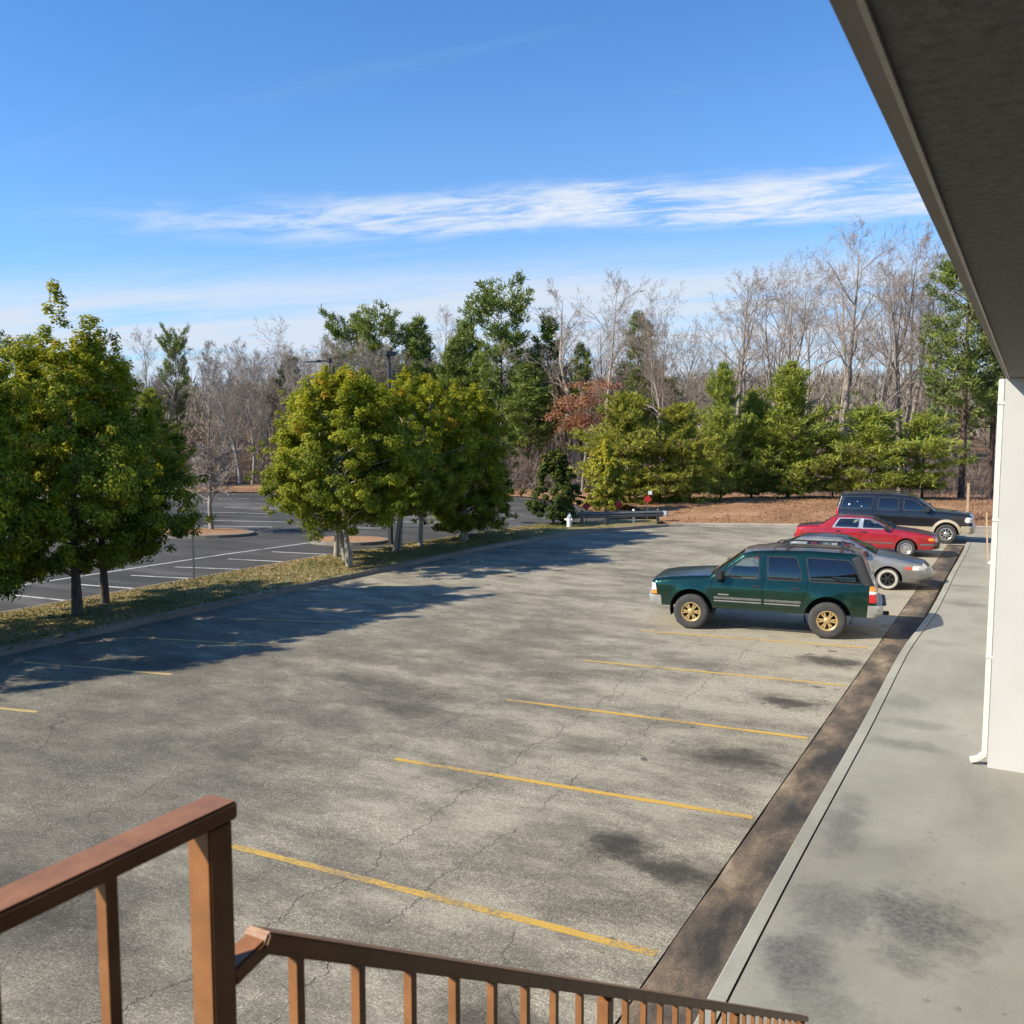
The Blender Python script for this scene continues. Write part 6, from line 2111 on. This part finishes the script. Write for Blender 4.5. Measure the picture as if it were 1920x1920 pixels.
# ================================================================== LOT FURNITURE
M_POLEB = simple('black_lamp_metal', (0.016, 0.016, 0.017), 0.5)
M_POLEW = simple('weathered_pole', (0.24, 0.19, 0.125), 0.7)
M_GALV = simple('galvanised_steel', (0.15, 0.16, 0.165), 0.55, 0.3, var=0.15)
M_PALEG = simple('pale_plate', (0.36, 0.38, 0.40), 0.5)
M_WHITE = simple('white_painted_metal', (0.74, 0.74, 0.72), 0.5, var=0.06)
M_REDSIGN = simple('red_reflector_sheet', (0.42, 0.020, 0.022), 0.45, var=0.08)
M_WOOD = simple('weathered_stake_wood', (0.40, 0.28, 0.18), 0.85, bump=0.2)
M_SIGNB = simple('bare_sign_back', (0.16, 0.19, 0.12), 0.6)

lp = empty('lamp_post', (-21.4, 29.1, 0.12))
w = MB(); w.tube([(0, 0, 0), (0, 0, 7.2)], [0.095, 0.075], 4); w.obj('pole', M_POLEB, lp)
w = MB(); w.box((-0.15, -0.15, -0.05), (0.15, 0.15, 0.05)); w.obj('base', M_POLEB, lp, bevel=0.02)
w = MB(); w.box((-0.13, -0.26, 7.2), (0.13, 0.26, 7.36)); h_ = w.obj('lamp_head', M_POLEB, lp, bevel=0.02)
w = MB(); w.box((-0.05, 0.2, 7.30), (0.05, 0.55, 7.36)); w.obj('bracket', M_POLEB, lp)
tag(lp, 'black shoebox lamp post rising out of the island evergreens', 'lamp post')
l2 = empty('lamp_post', (-27.3, 32.7, 0))
l2.rotation_euler = (0, 0, R(8))
w = MB(); w.tube([(0, 0, -0.05), (0, 0, 7.55)], [0.09, 0.06], 10); w.obj('pole', M_POLEW, l2, smooth=True)
w = MB(); w.bar((0.05, 0, 7.55), (-0.45, -0.1, 7.55), 0.06, 0.07); w.obj('arm', M_POLEB, l2)
w = MB(); w.box((-1.15, -0.35, 7.50), (-0.40, 0.12, 7.60)); w.obj('lamp_head', M_GALV, l2, bevel=0.03)
w = MB(); w.box((-0.07, -0.09, 7.48), (0.09, 0.09, 7.68)); w.obj('clamp', M_POLEB, l2, bevel=0.02)
tag(l2, 'pale lamp post with a flat head on a short arm behind the middle clump', 'lamp post')

# dead-end barrier: guard rail, red diamond markers, white post
gr = empty('guard_rail', (-16.7, 40.9, 0.1))
A_, B_ = Vector((-18.25, 39.35, 0.1)), Vector((-15.05, 42.05, 0.1))
dirr = (B_ - A_).normalized()
nrm = Vector((dirr.y, -dirr.x, 0))
prof = [(0.0, 0.30), (0.0, 0.34), (0.06, 0.38), (0.06, 0.42), (0.0, 0.455), (0.06, 0.49), (0.06, 0.53), (0.0, 0.57), (0.0, 0.61)]
vv, ff = [], []
for i in range(2):
    for (o_, z_) in prof:
        p = (A_ if i == 0 else B_) + nrm * (o_ + 0.06)
        vv.append((p.x, p.y, z_ + 0.1))
n = len(prof)
ff = [(j, j + 1, n + j + 1, n + j) for j in range(n - 1)]
part(link('beam', np_mesh('beam', np.array(vv), np.array(ff), M_GALV)), gr)
for k in range(4):
    p = A_.lerp(B_, (0.06, 0.36, 0.66, 0.95)[k])
    w = MB(); w.box((p.x - 0.05, p.y - 0.05, 0.08), (p.x + 0.05, p.y + 0.05, 0.78)); part(w.obj('post', M_GALV if k != 2 else M_WHITE, bevel=0.005), gr)
w = MB(); w.box((B_.x - 0.02, B_.y - 0.06, 0.44), (B_.x + 0.26, B_.y + 0.1, 0.68)); part(w.obj('end_plate', M_PALEG, bevel=0.03), gr)
tag(gr, 'low galvanised guard rail closing the gap between the two car parks', 'guard rail')
for i, (x_, y_, z_, lab) in enumerate([(-18.2, 40.3, 0.80, 'red diamond marker on a thin post beside the dark rounded shrub'), (-16.95, 41.25, 0.86, 'red diamond marker on a thin post at the middle of the guard rail'), (-16.05, 42.75, 1.05, 'red diamond marker with a white tag on its post, nearest the cedar')]):
    o = empty('marker_sign', (x_, y_, 0.1))
    w = MB(); w.box((-0.02, -0.02, -0.05), (0.02, 0.02, z_ + 0.1)); w.obj('post', M_GALV, o)
    w = MB()
    d = 0.21
    vs2 = [(-d, -0.034, z_), (0, -0.034, z_ + d), (d, -0.034, z_), (0, -0.034, z_ - d), (-d, -0.024, z_), (0, -0.024, z_ + d), (d, -0.024, z_), (0, -0.024, z_ - d)]
    w.add(vs2, [(0, 1, 2, 3), (7, 6, 5, 4), (0, 4, 5, 1), (1, 5, 6, 2), (2, 6, 7, 3), (3, 7, 4, 0)])
    w.obj('diamond_plate', M_REDSIGN, o)
    if i == 2:
        w = MB(); w.box((0.02, -0.034, z_ + 0.22), (0.2, -0.022, z_ + 0.4)); w.obj('tag_plate', M_WHITE, o)
    o.rotation_euler = (0, 0, R(22))
    tag(o, lab, 'sign', 'red markers at the guard rail')
bo = empty('bollard', (-18.05, 38.1, 0.1))
w = MB(); w.lathe([(0.0, 0), (0.11, 0), (0.11, 0.52), (0.10, 0.56), (0.07, 0.60), (0.0, 0.62)], 16, axis='z'); w.obj('barrel', M_WHITE, bo, smooth=True)
w = MB(); w.lathe([(0.0, 0.60), (0.05, 0.60), (0.05, 0.66), (0.0, 0.67)], 10, axis='z'); w.obj('cap', M_WHITE, bo, smooth=True)
w = MB(); w.tube([(-0.22, 0, 0.36), (0.16, 0, 0.36)], 0.055, 10); w.obj('outlet', M_WHITE, bo, smooth=True)
tag(bo, 'stubby white hydrant-like post beside the end of the guard rail', 'post')
# marker post and wire fence panel beyond the black SUV
fp = empty('fence_post', (-2.35, 48.6, 0.25))
w = MB(); w.box((-0.06, -0.06, -0.2), (0.06, 0.06, 1.75)); w.obj('post', M_WOOD, fp, bevel=0.01)
tag(fp, 'pale wooden post standing on the leaf bank past the black car', 'post')
wf = empty('wire_fence', (-0.9, 49.2, 0.25))
for k in range(16):
    w = MB(); w.box((-1.3 + k * 0.22 - 0.008, -0.008, -0.2), (-1.3 + k * 0.22 + 0.008, 0.008, 1.05)); w.obj('picket', M_PIPEB, wf)
for z_ in (0.1, 0.95):
    w = MB(); w.box((-1.35, -0.012, z_), (2.1, 0.012, z_ + 0.03)); w.obj('rail', M_PIPEB, wf)
tag(wf, 'low thin brown picket fence on the bank by the motel corner', 'fence')
sk = MB(); sk.bar((-1.02, 35.1, 0.14), (-1.12, 35.1, 1.75), 0.05, 0.03)
tag(sk.obj('wooden_stake', M_WOOD), 'thin pale wooden stake leaning by the brown downspout', 'stake')
# small sign on a post on the island
sp = empty('sign_post', (-21.45, 19.4, 0.12))
w = MB(); w.box((-0.025, -0.025, -0.05), (0.025, 0.025, 2.25)); w.obj('post', M_GALV, sp)
w = MB(); w.box((-0.15, -0.04, 1.65), (0.15, -0.027, 2.2)); w.obj('sign_plate', M_SIGNB, sp, bevel=0.004)
sp.rotation_euler = (0, 0, R(35))
tag(sp, 'thin sign post on the island edge, half hidden by the tallest evergreen', 'sign')
